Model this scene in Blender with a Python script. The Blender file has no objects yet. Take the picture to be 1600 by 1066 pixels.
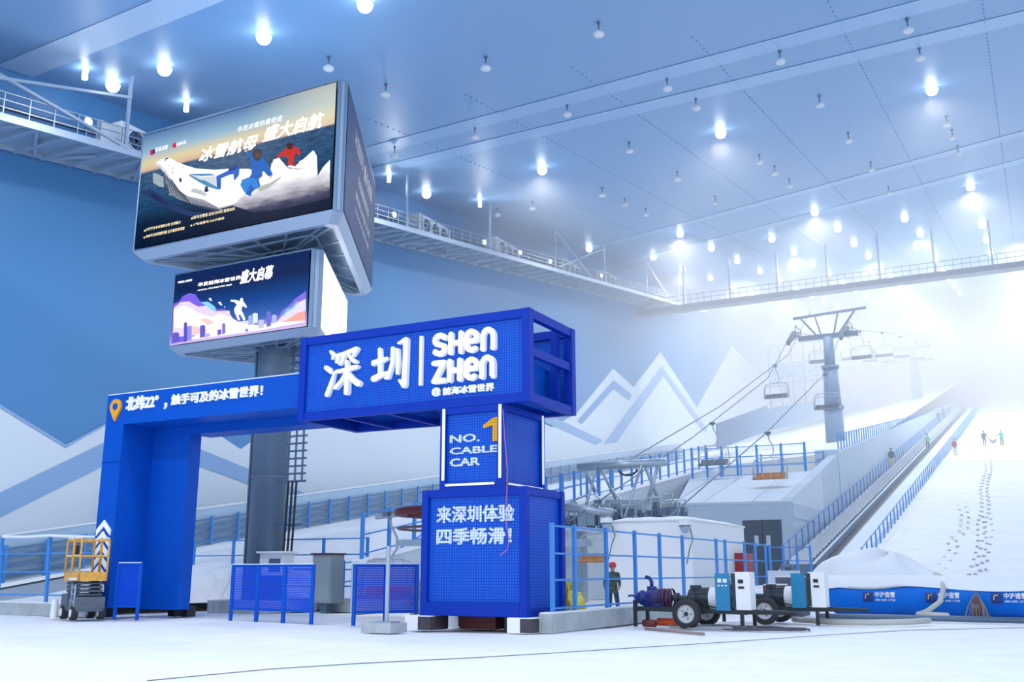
import bpy, bmesh, math, random
from mathutils import Vector, Matrix
random.seed(7)
SC = bpy.context.scene
COL = SC.collection
PI = math.pi

# ------------------------------------------------------------------ camera
# world axes follow the hall: +X to the right across the hall, +Y up the hall, Z up
CAM_H, PITCH, HEAD, FOC = 1.5, math.radians(13.06), math.radians(28.0), 1556.0
cam_d = bpy.data.cameras.new('camera'); cam_d.sensor_width = 36.0; cam_d.lens = 36.0 * FOC / 1600.0
cam_d.clip_end = 2000
cam = bpy.data.objects.new('camera', cam_d); COL.objects.link(cam)
cam.location = (0, 0, CAM_H); cam.rotation_euler = (PI / 2 + PITCH, 0, HEAD)
SC.camera = cam

# ------------------------------------------------------------------ world, exposure
wd = bpy.data.worlds.new('world'); SC.world = wd; wd.use_nodes = True
bg = wd.node_tree.nodes['Background']
bg.inputs[0].default_value = (0.83, 0.92, 1.0, 1); bg.inputs[1].default_value = 1.08
vs = SC.view_settings; vs.view_transform = 'Standard'; vs.look = 'None'; vs.exposure = 0.24; vs.gamma = 1.0; vs.use_curve_mapping = False
SC.cycles.volume_bounces = 1
SC.cycles.max_bounces = 7
SC.cycles.transparent_max_bounces = 24

def spot(name, loc, power, size=150, radius=0.5, color=(1.0, 0.985, 0.96), target=None):
    l = bpy.data.lights.new(name, 'SPOT'); l.energy = power; l.spot_size = math.radians(size); l.spot_blend = 0.6
    l.shadow_soft_size = radius; l.color = color
    o = bpy.data.objects.new(name, l); COL.objects.link(o); o.location = loc
    if target is not None:
        o.rotation_euler = (Vector(target) - Vector(loc)).to_track_quat('-Z', 'Y').to_euler()
    return o

# the hall's ceiling floodlights over and behind the camera (the ones in view are built with their lamps below)
for y in (-9, 6, 19):
    for x in (-36, -23, -10, 3):
        spot('lamp_or_added_beam', (x, y, 21.0 + .15 * y - .8), 1950, 165, .9)

# ------------------------------------------------------------------ pixel -> place on a real plane
CT, ST, CH, SH = math.cos(PITCH), math.sin(PITCH), math.cos(HEAD), math.sin(HEAD)
def ray(px, py):
    u = (px - 800) / FOC; v = (533 - py) / FOC
    X, Y, Z = u, CT - v * ST, ST + v * CT
    return Vector((X * CH - Y * SH, X * SH + Y * CH, Z))
def P(px, py, x=None, y=None, z=None):
    r = ray(px, py)
    k = x / r.x if x is not None else (y / r.y if y is not None else (z - CAM_H) / r.z)
    return Vector((0, 0, CAM_H)) + r * k
CEIL0, CEILS = 21.0, 0.15
def ceil_z(y): return CEIL0 + CEILS * y
def CE(px, py):
    r = ray(px, py); k = (CEIL0 - CAM_H) / (r.z - CEILS * r.y)
    return Vector((0, 0, CAM_H)) + r * k

# ------------------------------------------------------------------ materials
MATS = {}
def mat(name, col, rough=0.5, metal=0.0, emit=None, es=1.0, noise=0.0, nscale=6.0, bump=0.0, bscale=20.0, spec=0.5):
    if name in MATS: return MATS[name]
    m = bpy.data.materials.new(name); m.use_nodes = True; nt = m.node_tree; b = nt.nodes['Principled BSDF']
    b.inputs['Base Color'].default_value = (*col, 1); b.inputs['Roughness'].default_value = rough; b.inputs['Metallic'].default_value = metal
    b.inputs['Specular IOR Level'].default_value = spec
    if emit is not None:
        b.inputs['Emission Color'].default_value = (*emit, 1); b.inputs['Emission Strength'].default_value = es
    if noise > 0 or bump > 0:
        tc = nt.nodes.new('ShaderNodeTexCoord')
    if noise > 0:
        n = nt.nodes.new('ShaderNodeTexNoise'); n.inputs['Scale'].default_value = nscale; n.inputs['Detail'].default_value = 4
        nt.links.new(tc.outputs['Object'], n.inputs['Vector'])
        r = nt.nodes.new('ShaderNodeValToRGB'); nt.links.new(n.outputs['Fac'], r.inputs[0])
        r.color_ramp.elements[0].position = .3; r.color_ramp.elements[1].position = .7
        r.color_ramp.elements[0].color = (*[max(0, c * (1 - noise)) for c in col], 1)
        r.color_ramp.elements[1].color = (*[min(1, c * (1 + noise * .6)) for c in col], 1)
        nt.links.new(r.outputs[0], b.inputs['Base Color'])
    if bump > 0:
        n = nt.nodes.new('ShaderNodeTexNoise'); n.inputs['Scale'].default_value = bscale; n.inputs['Detail'].default_value = 5
        nt.links.new(tc.outputs['Object'], n.inputs['Vector'])
        bp = nt.nodes.new('ShaderNodeBump'); bp.inputs['Strength'].default_value = bump; bp.inputs['Distance'].default_value = .05
        nt.links.new(n.outputs['Fac'], bp.inputs['Height']); nt.links.new(bp.outputs[0], b.inputs['Normal'])
    MATS[name] = m; return m
def lit(name, col, s=1.0):
    """a colour shown by a lit display"""
    return mat('lit_' + name, (0, 0, 0), .4, emit=col, es=s, spec=0.1)
def srgb(r, g, b):
    return tuple(((c / 255) / 12.92 if c / 255 <= .04045 else ((c / 255 + .055) / 1.055) ** 2.4) for c in (r, g, b))
def L(r, g, b, s=1.0): return lit('%d_%d_%d_%g' % (r, g, b, s), srgb(r, g, b), s)

def grid_mat(name, col_a, col_b, pitch, duty, rough=.45, holes=False, dots=False):
    """square mesh (bars col_a, openings col_b) or perforated sheet; u = x+y, v = z"""
    m = bpy.data.materials.new(name); m.use_nodes = True; nt = m.node_tree; N = nt.nodes; K = nt.links
    b = N['Principled BSDF']; b.inputs['Roughness'].default_value = rough; b.inputs['Specular IOR Level'].default_value = .2
    tc = N.new('ShaderNodeTexCoord'); sp = N.new('ShaderNodeSeparateXYZ'); K.new(tc.outputs['Object'], sp.inputs[0])
    def M(op, a, c=None):
        n = N.new('ShaderNodeMath'); n.operation = op
        for i, q in enumerate((a, c)):
            if q is None: continue
            if isinstance(q, (int, float)): n.inputs[i].default_value = q
            else: K.new(q, n.inputs[i])
        return n.outputs[0]
    u = M('DIVIDE', M('ADD', sp.outputs[0], sp.outputs[1]), pitch); v = M('DIVIDE', sp.outputs[2], pitch)
    if dots:
        row = M('FLOOR', v); sh = M('MULTIPLY', M('MODULO', row, 2.0), .5)
        fu = M('SUBTRACT', M('FRACT', M('ADD', u, sh)), .5); fv = M('SUBTRACT', M('FRACT', v), .5)
        d = M('SQRT', M('ADD', M('MULTIPLY', fu, fu), M('MULTIPLY', fv, fv)))
        opening = M('LESS_THAN', d, duty)
    else:
        opening = M('MULTIPLY', M('LESS_THAN', M('FRACT', u), duty), M('LESS_THAN', M('FRACT', v), duty))
    if holes:
        b.inputs['Base Color'].default_value = (*col_a, 1)
        tr = N.new('ShaderNodeBsdfTransparent'); mx = N.new('ShaderNodeMixShader')
        K.new(opening, mx.inputs[0]); K.new(b.outputs[0], mx.inputs[1]); K.new(tr.outputs[0], mx.inputs[2])
        K.new(mx.outputs[0], N['Material Output'].inputs[0])
    else:
        mx = N.new('ShaderNodeMix'); mx.data_type = 'RGBA'; K.new(opening, mx.inputs['Factor'])
        mx.inputs['A'].default_value = (*col_a, 1); mx.inputs['B'].default_value = (*col_b, 1)
        K.new(mx.outputs['Result'], b.inputs['Base Color'])
    MATS[name] = m; return m

SNOW = mat('snow', (.88, .90, .93), .75, noise=.05, nscale=.6, bump=.35, bscale=3.5)
SNOWF = mat('floor_snow', (.88, .90, .93), .75, noise=.045, nscale=.9, bump=.5, bscale=6)
BLUE = mat('blue_paint', srgb(0, 84, 194), .5, noise=.05, nscale=.7, spec=.2)
BLUED = mat('blue_frame', srgb(0, 52, 170), .5, spec=.2)
FENCE = mat('blue_rail_paint', srgb(74, 146, 220), .45, spec=.3)
MESHB = grid_mat('blue_mesh_panel', srgb(4, 66, 186), srgb(30, 104, 208), .075, .62)
PERF = grid_mat('perforated_blue', srgb(10, 74, 208), (0, 0, 0), .05, .27, holes=True, dots=True)
WHITEMESH = grid_mat('white_on_mesh', srgb(150, 185, 235), srgb(244, 247, 250), .075, .72)
ORANGEMESH = grid_mat('orange_on_mesh', srgb(190, 140, 40), srgb(248, 178, 24), .075, .72)
WHITE = mat('white_paint', (.86, .88, .9), .5)
WLET = mat('white_letter', (.9, .91, .92), .4, emit=(.9, .95, 1.0), es=.12)  # faint glow put into the letter white, evening out its shading
ORANGE = mat('orange_letter', srgb(250, 170, 20), .4)
STEEL = mat('painted_steel', srgb(168, 190, 210), .4, .3)
STEELD = mat('dark_steel', srgb(96, 118, 140), .45, .3)
GALV = mat('galvanised', srgb(176, 190, 200), .35, .6, noise=.08, nscale=8)
MAST = mat('mast_paint', srgb(108, 130, 152), .45, .1, noise=.04, nscale=2)
LEDF = mat('display_frame', srgb(150, 172, 196), .3, .5)
LEDL = mat('display_lip', srgb(180, 198, 218), .35, .2)
DARK = mat('dark', (.02, .025, .03), .6)
RUBBER = mat('rubber', (.025, .026, .03), .7)
CONC = mat('concrete', srgb(176, 184, 190), .85, noise=.16, nscale=2.5, bump=.3, bscale=15)
CONCW = mat('pale_render', srgb(200, 210, 222), .8, noise=.05, nscale=.5)
CABG = mat('cabinet_grey', srgb(150, 165, 172), .45)
RED = mat('red_paint', srgb(170, 36, 40), .45)
DRED = mat('dark_red', srgb(110, 40, 44), .5, noise=.15)
YELL = mat('lift_yellow', srgb(236, 178, 78), .55, noise=.22, nscale=11)
FROST = mat('frost', (.85, .87, .9), .8)
BLK = mat('black_metal', (.03, .035, .04), .45, .3)
TEAL = mat('teal_panel', srgb(20, 130, 176), .4)
MURALW = mat('mural_white', srgb(216, 228, 240), .45)
MURALB = mat('mural_band', srgb(140, 176, 220), .45)
MURALD = mat('mural_blue', srgb(112, 158, 214), .45)

# ------------------------------------------------------------------ mesh builder
class MB:
    def __init__(s): s.v = []; s.f = []; s.mi = []; s.m = 0
    def quad(s, *pts):
        n = len(s.v); s.v += [Vector(p) for p in pts]; s.f.append(tuple(range(n, n + len(pts)))); s.mi.append(s.m); return s
    poly = quad
    def box(s, x0, x1, y0, y1, z0, z1):
        return s.hexa([(x0, y0, z0), (x1, y0, z0), (x1, y1, z0), (x0, y1, z0)], [(x0, y0, z1), (x1, y0, z1), (x1, y1, z1), (x0, y1, z1)])
    def hexa(s, lo, hi): return s.prism(lo, hi)
    def prism(s, a, b):
        n = len(s.v); k = len(a); s.v += [Vector(p) for p in a] + [Vector(p) for p in b]
        s.f.append(tuple(range(n + k - 1, n - 1, -1))); s.f.append(tuple(range(n + k, n + 2 * k)))
        for i in range(k):
            j = (i + 1) % k; s.f.append((n + i, n + j, n + k + j, n + k + i))
        s.mi += [s.m] * (k + 2); return s
    def frame(s, d):
        d = d.normalized(); up = Vector((0, 0, 1)) if abs(d.z) < .95 else Vector((0, 1, 0))
        a = d.cross(up).normalized(); return a, a.cross(d).normalized()
    def bar(s, p, q, w, h=None):
        p, q = Vector(p), Vector(q); h = h or w; a, b = s.frame(q - p); a = a * (w / 2); b = b * (h / 2)
        return s.prism([p - a - b, p + a - b, p + a + b, p - a + b], [q - a - b, q + a - b, q + a + b, q - a + b])
    def cyl(s, p, q, r0, r1=None, n=12):
        p, q = Vector(p), Vector(q); r1 = r0 if r1 is None else r1; a, b = s.frame(q - p)
        c = [(math.cos(2 * PI * i / n), math.sin(2 * PI * i / n)) for i in range(n)]
        return s.prism([p + (a * x + b * y) * r0 for x, y in c], [q + (a * x + b * y) * r1 for x, y in c])
    def tube(s, pts, r, n=8):
        pts = [Vector(p) for p in pts]; base = len(s.v); prev = None
        for i, p in enumerate(pts):
            d = (pts[min(i + 1, len(pts) - 1)] - pts[max(i - 1, 0)])
            if prev is None: a, b = s.frame(d)
            else:
                d = d.normalized(); a = (prev - d * prev.dot(d)).normalized(); b = a.cross(d)
            prev = a
            for k in range(n):
                t = 2 * PI * k / n; s.v.append(p + (a * math.cos(t) + b * math.sin(t)) * r)
        for i in range(len(pts) - 1):
            for k in range(n):
                k2 = (k + 1) % n; o = base + i * n
                s.f.append((o + k, o + k2, o + n + k2, o + n + k)); s.mi.append(s.m)
        s.f.append(tuple(range(base + n - 1, base - 1, -1))); e = base + (len(pts) - 1) * n
        s.f.append(tuple(range(e, e + n))); s.mi += [s.m] * 2; return s
    def ball(s, c, rx, ry=None, rz=None, nu=12, nv=8, fn=None):
        ry = ry or rx; rz = rz or rx; c = Vector(c); base = len(s.v)
        for j in range(nv + 1):
            th = PI * j / nv
            for i in range(nu):
                ph = 2 * PI * i / nu; k = fn(ph, th) if fn else 1
                s.v.append(c + Vector((rx * math.sin(th) * math.cos(ph), ry * math.sin(th) * math.sin(ph), rz * math.cos(th))) * k)
        for j in range(nv):
            for i in range(nu):
                i2 = (i + 1) % nu; s.f.append((base + j * nu + i, base + (j + 1) * nu + i, base + (j + 1) * nu + i2, base + j * nu + i2)); s.mi.append(s.m)
        return s
    def lathe(s, c, prof, axis='z', n=20):
        base = len(s.v); c = Vector(c)
        for r, h in prof:
            for i in range(n):
                t = 2 * PI * i / n; a, b = r * math.cos(t), r * math.sin(t)
                s.v.append(c + Vector({'z': (a, b, h), 'x': (h, a, b), 'y': (a, h, b)}[axis]))
        for j in range(len(prof) - 1):
            for i in range(n):
                i2 = (i + 1) % n; s.f.append((base + j * n + i, base + j * n + i2, base + (j + 1) * n + i2, base + (j + 1) * n + i)); s.mi.append(s.m)
        return s
    def grid(s, fn, nu, nv):
        base = len(s.v)
        for j in range(nv + 1):
            for i in range(nu + 1): s.v.append(Vector(fn(i / nu, j / nv)))
        for j in range(nv):
            for i in range(nu):
                o = base + j * (nu + 1) + i; s.f.append((o, o + 1, o + nu + 2, o + nu + 1)); s.mi.append(s.m)
        return s
    def shift(s, d):
        for v in s.v: v += Vector(d)
        return s
    def rot(s, ang, axis='Z', c=(0, 0, 0)):
        R = Matrix.Rotation(ang, 3, axis); c = Vector(c)
        s.v = [R @ (v - c) + c for v in s.v]; return s
    def build(s, name, mats, parent=None, loc=None, smooth=False, bevel=0):
        me = bpy.data.meshes.new(name); off = Vector(loc) if loc is not None else Vector((0, 0, 0))
        me.from_pydata([tuple(v - off) for v in s.v], [], s.f)
        for m in (mats if isinstance(mats, (list, tuple)) else [mats]): me.materials.append(m)
        bm = bmesh.new(); bm.from_mesh(me); bmesh.ops.recalc_face_normals(bm, faces=bm.faces); bm.to_mesh(me); bm.free()
        for i, p in enumerate(me.polygons): p.material_index = s.mi[i]; p.use_smooth = smooth
        o = bpy.data.objects.new(name, me); COL.objects.link(o)
        if parent is not None: o.parent = parent
        elif loc is not None: o.location = off
        if bevel:
            b = o.modifiers.new('bevel', 'BEVEL'); b.width = bevel; b.segments = 2; b.limit_method = 'ANGLE'
        return o
def tag(o, label, cat, group=None, kind=None):
    o['label'] = label; o['category'] = cat
    if group: o['group'] = group
    if kind: o['kind'] = kind
    return o
def thing(name, label, cat, loc=(0, 0, 0), group=None):
    o = bpy.data.objects.new(name, None); COL.objects.link(o); o.location = loc; o.empty_display_size = .3
    return tag(o, label, cat, group)
def part(name, mb, m, root, smooth=False, bevel=0, label=None):
    """mesh given in world coordinates, stored relative to its (unrotated) thing"""
    r = root
    off = Vector((0, 0, 0))
    while r is not None: off += Vector(r.location); r = r.parent
    o = mb.build(name, m, root, loc=off, smooth=smooth, bevel=bevel)
    if label: o['label'] = label
    return o
def struct(name, mb, m, **k):
    o = mb.build(name, m, **k); o['kind'] = 'structure'; return o
def dup(root, loc, label=None, group=None, rz=None):
    r = root.copy(); COL.objects.link(r); r.location = loc
    if rz is not None: r.rotation_euler = (0, 0, rz)
    if label: r['label'] = label
    if group: r['group'] = group
    for ch in list(root.children):
        c = ch.copy(); COL.objects.link(c); c.parent = r
        for g in list(ch.children):
            d = g.copy(); COL.objects.link(d); d.parent = c
    return r

# ------------------------------------------------------------------ lettering
def text_mesh(body, offset=0.0, shear=0.0, spacing=1.0, res=3):
    c = bpy.data.curves.new('lettering', 'FONT'); c.body = body; c.size = 1; c.offset = offset; c.shear = shear
    c.space_character = spacing; c.resolution_u = res
    o = bpy.data.objects.new('lettering', c); COL.objects.link(o)
    dg = bpy.context.evaluated_depsgraph_get(); me = bpy.data.meshes.new_from_object(o.evaluated_get(dg))
    bpy.data.objects.remove(o); bpy.data.curves.remove(c)
    vs_ = [v.co.copy() for v in me.vertices]; fs = [tuple(p.vertices) for p in me.polygons]
    bpy.data.meshes.remove(me); return vs_, fs
def letters(mb, body, org, u, v, w, h, ext=0.0, offset=0.0, shear=0.0, spacing=1.0):
    """fill the rectangle org + [0,w]u + [0,h]v with the text; ext = thickness towards u x v"""
    vs_, fs = text_mesh(body, 0, shear, spacing)
    if not vs_: return mb
    if offset > 0:      # heavier weight: shifted copies of every stroke
        v0, f0 = vs_, fs; vs_, fs = [], []
        for dx, dy in ((0, 0), (1, 0), (-1, 0), (0, 1), (0, -1), (.7, .7), (-.7, -.7), (.7, -.7), (-.7, .7)):
            b = len(vs_); vs_ += [Vector((p.x + dx * offset, p.y + dy * offset, 0)) for p in v0]; fs += [tuple(b + i for i in f) for f in f0]
    x0, x1 = min(p.x for p in vs_), max(p.x for p in vs_); y0, y1 = min(p.y for p in vs_), max(p.y for p in vs_)
    org, u, v = Vector(org), Vector(u).normalized(), Vector(v).normalized(); n = u.cross(v)
    pt = [org + u * ((p.x - x0) / (x1 - x0) * w) + v * ((p.y - y0) / (y1 - y0) * h) for p in vs_]
    b = len(mb.v)
    if offset > 0:
        m_ = len(pt) // 9; pt = [q - n * (.0012 * (i // m_)) for i, q in enumerate(pt)]
    if ext <= 0:
        mb.v += pt
        for f in fs: mb.f.append(tuple(b + i for i in f)); mb.mi.append(mb.m)
        return mb
    k = len(pt); mb.v += [p + n * ext for p in pt] + pt
    edges = {}
    for f in fs:
        mb.f.append(tuple(b + i for i in f)); mb.mi.append(mb.m)
        for i in range(len(f)):
            e = (f[i], f[(i + 1) % len(f)]); edges[e] = 1
    for (i, j) in list(edges):
        if (j, i) not in edges:
            mb.f.append((b + i, b + k + i, b + k + j, b + j)); mb.mi.append(mb.m)
    return mb
LIFT = [0]
def lift(y):
    LIFT[0] = (LIFT[0] + 1) % 60; return y - .0012 * LIFT[0]
def stroke(mb, pts, w, y0, y1, mapf):
    """rounded flat stroke through 2-D points, from depth y0 to y1"""
    for a, c in zip(pts, pts[1:]):
        a, c = Vector(a), Vector(c); d = (c - a)
        if d.length < 1e-6: continue
        nrm = Vector((-d.y, d.x)).normalized() * (w / 2)
        q = [a + nrm, a - nrm, c - nrm, c + nrm]
        yf = lift(y0); mb.prism([mapf(p.x, p.y, yf) for p in q], [mapf(p.x, p.y, y1) for p in q])
    for a in pts:
        q = [(a[0] + w / 2 * math.cos(2 * PI * i / 14), a[1] + w / 2 * math.sin(2 * PI * i / 14)) for i in range(14)]
        yf = lift(y0); mb.prism([mapf(x, y, yf) for x, y in q], [mapf(x, y, y1) for x, y in q])
def arc(cx, cy, rx, ry, a0, a1, n=10):
    return [(cx + rx * math.cos(math.radians(a0 + (a1 - a0) * i / n)), cy + ry * math.sin(math.radians(a0 + (a1 - a0) * i / n))) for i in range(n + 1)]

# ================================================================== THE HALL
def sstep(a, b, x):
    t = max(0, min(1, (x - a) / (b - a))); return t * t * (3 - 2 * t)
def hill_z(x, y):
    """run along the mural wall, x -39..-13"""
    lin39 = 1 + .15 * (y - 27)
    lin23 = 1.75 + .168 * (y - 30.4)
    k = (x + 39) / 16.0
    lin = lin39 * (1 - k) + lin23 * k
    if y > 105: lin += .03 * (y - 105)
    fr = 24.6 + (33.4 - 24.6) * sstep(-31, -28.6, x)
    f = sstep(fr, fr + 11, y)
    return .35 * (1 - f) + lin * f
def right_z(x, y):
    z = 2 + .2 * (y - 58)
    if y > 245: z = 2 + .2 * 187 + .05 * (y - 245)
    return z
m = MB()
m.grid(lambda u, v: (-60 + 120 * u, -14 + 78 * v, .03 * math.sin(7.1 * u * 9) * math.sin(11 * v * 5) - .03), 60, 60)
struct('floor', m, SNOWF, smooth=True)
m = MB()
def hf(u, v):
    x = -39.2 + (16.4) * u; y = 24.5 + 160 * v ** 1.6
    if x > -30 and y < 33.3: return (x, max(y, 33.3), .3)
    return (x, y, hill_z(x, y) + .05 * math.sin(x * 1.7) * math.sin(y * .8))
m.grid(hf, 30, 80)
struct('terrain_snow_run', m, SNOW, smooth=True)
m = MB()
m.grid(lambda u, v: (-22.8 + 9.3 * u, 77 + 150 * v, hill_z(-22.8 + 9.3 * u, 77 + 150 * v)), 8, 30)
struct('terrain_lift_line', m, SNOW, smooth=True)
m = MB()
m.grid(lambda u, v: (-9.2 + 70 * u, 48 + 260 * v, right_z(0, 48 + 260 * v) + .12 * math.sin(u * 40) * math.sin(v * 60)), 50, 80)
struct('terrain_ski_slope', m, SNOW, smooth=True)

# mural wall with its painted range
m = MB(); m.grid(lambda u, v: (-42, -10 + 330 * u, -2 + (ceil_z(-10 + 330 * u) + 3) * v), 60, 8)
def wall_mat():
    mm = mat('wall_blue', srgb(76, 138, 194), .42); nt = mm.node_tree; N = nt.nodes; K = nt.links
    tc = N.new('ShaderNodeTexCoord'); sp = N.new('ShaderNodeSeparateXYZ'); K.new(tc.outputs['Object'], sp.inputs[0])
    d = N.new('ShaderNodeMath'); d.operation = 'DIVIDE'; K.new(sp.outputs[1], d.inputs[0]); d.inputs[1].default_value = 1.2
    f = N.new('ShaderNodeMath'); f.operation = 'FRACT'; K.new(d.outputs[0], f.inputs[0])
    l = N.new('ShaderNodeMath'); l.operation = 'LESS_THAN'; K.new(f.outputs[0], l.inputs[0]); l.inputs[1].default_value = .03
    b = N.new('ShaderNodeBump'); b.inputs['Strength'].default_value = .25; b.invert = True; K.new(l.outputs[0], b.inputs['Height'])
    K.new(b.outputs[0], N['Principled BSDF'].inputs['Normal']); return mm
wall = struct('wall_left', m, wall_mat())
def mural(name, pts, mt, lay):
    q = [P(a, b, x=-42 + .03 * lay) for a, b in pts]
    mb = MB(); mb.poly(*q); o = mb.build(name, mt, wall); o['kind'] = 'structure'
wq = lambda a, b: P(a, b, x=-41.97)
mural('mural_mountain', [(-60, 612), (0, 632), (103, 695), (168, 660), (262, 622), (318, 664), (376, 702), (425, 668), (500, 618), (560, 655), (600, 600), (690, 560), (800, 640), (862, 668), (901, 646), (958, 576), (990, 605), (1032, 550), (1089, 637), (1143, 541), (1194, 589), (1235, 625), (1235, 700), (900, 800), (300, 900), (-60, 930)], MURALW, 1)
mural('mural_band', [(-60, 799), (160, 693), (262, 655), (262, 690), (160, 729), (-60, 838)], MURALB, 2)
mural('mural_band', [(262, 681), (296, 695), (406, 740), (520, 790), (520, 815), (406, 763), (293, 722), (262, 709)], MURALB, 2)
mural('mural_ridge_line', [(103, 695), (168, 660), (166, 664), (103, 700), (0, 637), (0, 632)], MURALB, 2)
mural('mural_band', [(800, 622), (850, 645), (942, 688), (932, 696), (850, 659), (800, 638)], MURALB, 2)
mural('mural_chevron', [(902, 658), (959, 594), (987, 617), (983, 626), (959, 608), (909, 663)], MURALD, 2)
mural('mural_chevron', [(943, 694), (1034, 572), (1106, 672), (1099, 676), (1037, 587), (963, 692)], MURALB, 2)

# ceiling
def ceil_mat():
    mm = mat('ceiling_blue', srgb(140, 180, 222), .42, spec=.35); nt = mm.node_tree; N = nt.nodes; K = nt.links
    tc = N.new('ShaderNodeTexCoord'); mp = N.new('ShaderNodeMapping'); mp.inputs['Scale'].default_value = (.35, .02, .1)
    K.new(tc.outputs['Object'], mp.inputs[0]); n = N.new('ShaderNodeTexNoise'); n.inputs['Scale'].default_value = 1; K.new(mp.outputs[0], n.inputs['Vector'])
    b = N.new('ShaderNodeBump'); b.inputs['Strength'].default_value = .12; b.inputs['Distance'].default_value = .3; K.new(n.outputs[0], b.inputs['Height'])
    K.new(b.outputs[0], N['Principled BSDF'].inputs['Normal']); return mm
m = MB(); m.grid(lambda u, v: (-42 + 92 * u, -14 + 330 * v, ceil_z(-14 + 330 * v)), 20, 60)
struct('ceiling', m, ceil_mat())
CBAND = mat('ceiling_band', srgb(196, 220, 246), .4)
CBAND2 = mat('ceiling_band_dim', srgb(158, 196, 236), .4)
def cband(name, x0, x1, ya, yb, ya2, yb2, mt=CBAND):
    mb = MB(); z = lambda y: ceil_z(y) - .02
    mb.prism([(x0, ya, z(ya) - .02), (x1, ya2, z(ya2) - .02), (x1, yb2, z(yb2) - .02), (x0, yb, z(yb) - .02)], [(x0, ya, z(ya)), (x1, ya2, z(ya2)), (x1, yb2, z(yb2)), (x0, yb, z(yb))])
    struct(name, mb, mt)
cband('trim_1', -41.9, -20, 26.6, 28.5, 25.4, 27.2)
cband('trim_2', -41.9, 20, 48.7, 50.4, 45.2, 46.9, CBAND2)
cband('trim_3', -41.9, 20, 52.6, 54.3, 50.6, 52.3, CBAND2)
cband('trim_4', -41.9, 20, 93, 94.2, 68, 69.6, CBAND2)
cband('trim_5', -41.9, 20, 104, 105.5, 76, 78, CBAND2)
# rows of panel joints in the ceiling
RIV = mat('ceiling_joint', srgb(122, 158, 204), .5)
for k, xx in enumerate((-33, -26.4, -19.8, -13.2, -6.6, -.2)):
    mb = MB()
    for i in range(160):
        y = 44 + i * .62; mb.box(xx - .035, xx + .035, y, y + .16, ceil_z(y) - .03, ceil_z(y + .22) - .005)
    o = struct('ceiling_joint', mb, RIV)
m = MB(); m.quad((-42, 300, 0), (50, 300, 0), (50, 300, 75), (-42, 300, 75)); struct('wall_back', m, MURALW)

# ================================================================== HAZE (snow mist filling the upper hall)
def haze():
    mb = MB(); mb.box(-41.9, 75, 26, 299, -1, 70)
    mm = bpy.data.materials.new('haze'); mm.use_nodes = True; nt = mm.node_tree; N = nt.nodes; K = nt.links; N.clear()
    out = N.new('ShaderNodeOutputMaterial'); vol = N.new('ShaderNodeVolumeScatter'); vol.inputs['Color'].default_value = (.95, .965, .985, 1)
    vol.inputs['Anisotropy'].default_value = .1
    tc = N.new('ShaderNodeTexCoord'); sp = N.new('ShaderNodeSeparateXYZ'); K.new(tc.outputs['Object'], sp.inputs[0])
    def mr(i, a, b, lo, hi):
        n = N.new('ShaderNodeMapRange'); n.interpolation_type = 'SMOOTHSTEP'; K.new(i, n.inputs[0])
        for k, q in zip((1, 2, 3, 4), (a, b, lo, hi)): n.inputs[k].default_value = q
        return n.outputs[0]
    def M(op, a, b):
        n = N.new('ShaderNodeMath'); n.operation = op
        for i, q in enumerate((a, b)):
            if isinstance(q, (int, float)): n.inputs[i].default_value = q
            else: K.new(q, n.inputs[i])
        return n.outputs[0]
    base = mr(sp.outputs[1], 26, 105, 0.0, HZ_MID)
    far = mr(sp.outputs[1], 150, 250, 0, HZ_FAR)
    side = mr(sp.outputs[0], -38, -6, 1.0, .6)
    up = mr(sp.outputs[2], 8, 36, .8, 1.75)
    d = M('ADD', M('MULTIPLY', M('MULTIPLY', base, side), up), far)
    K.new(d, vol.inputs['Density']); K.new(vol.outputs[0], out.inputs['Volume'])
    o = mb.build('haze', mm); tag(o, 'white snow mist thickening towards the top of the slope', 'mist', kind='stuff')
    return o
HZ_MID, HZ_FAR = .0135, .05
haze()
# spots added up the hall to brighten the mist, without lamp bodies
for y in (125, 150, 178, 206, 236, 268):
    for x in (-32, -16, 0, 16, 32): spot('lamp_or_added_beam', (x, y, ceil_z(y) - 1.2), 5400 if x < 0 else 7600, 170, .6, (.92, .965, 1.0))

# ================================================================== CEILING LIGHTS
LAMP = mat('lamp_glow', (1, 1, 1), .3, emit=(.95, .98, 1.0), es=14)
LAMPH = mat('lamp_housing', srgb(190, 205, 220), .4, .3)
def lamp_proto():
    r = thing('ceiling_floodlight', 'bright round ceiling floodlight', 'ceiling light', (0, 0, 0))
    mb = MB(); mb.cyl((0, 0, 0), (0, 0, -.1), .05, n=8); mb.lathe((0, 0, 0), [(.06, -.08), (.2, -.1), (.36, -.2), (.36, -.24)], n=16); part('housing', mb, LAMPH, r, True)
    mb = MB(); mb.ball((0, 0, -.3), .33, .33, .3, nu=14, nv=8); part('diffuser', mb, LAMP, r, True)
    return r
lamp0 = lamp_proto(); used0 = False
ORD = ['leftmost', 'second', 'third', 'fourth', 'fifth', 'sixth', 'seventh', 'eighth']
ROWN = ['first', 'second', 'third', 'fourth', 'fifth', 'sixth', 'seventh', 'eighth', 'ninth', 'tenth', 'eleventh']
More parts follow.
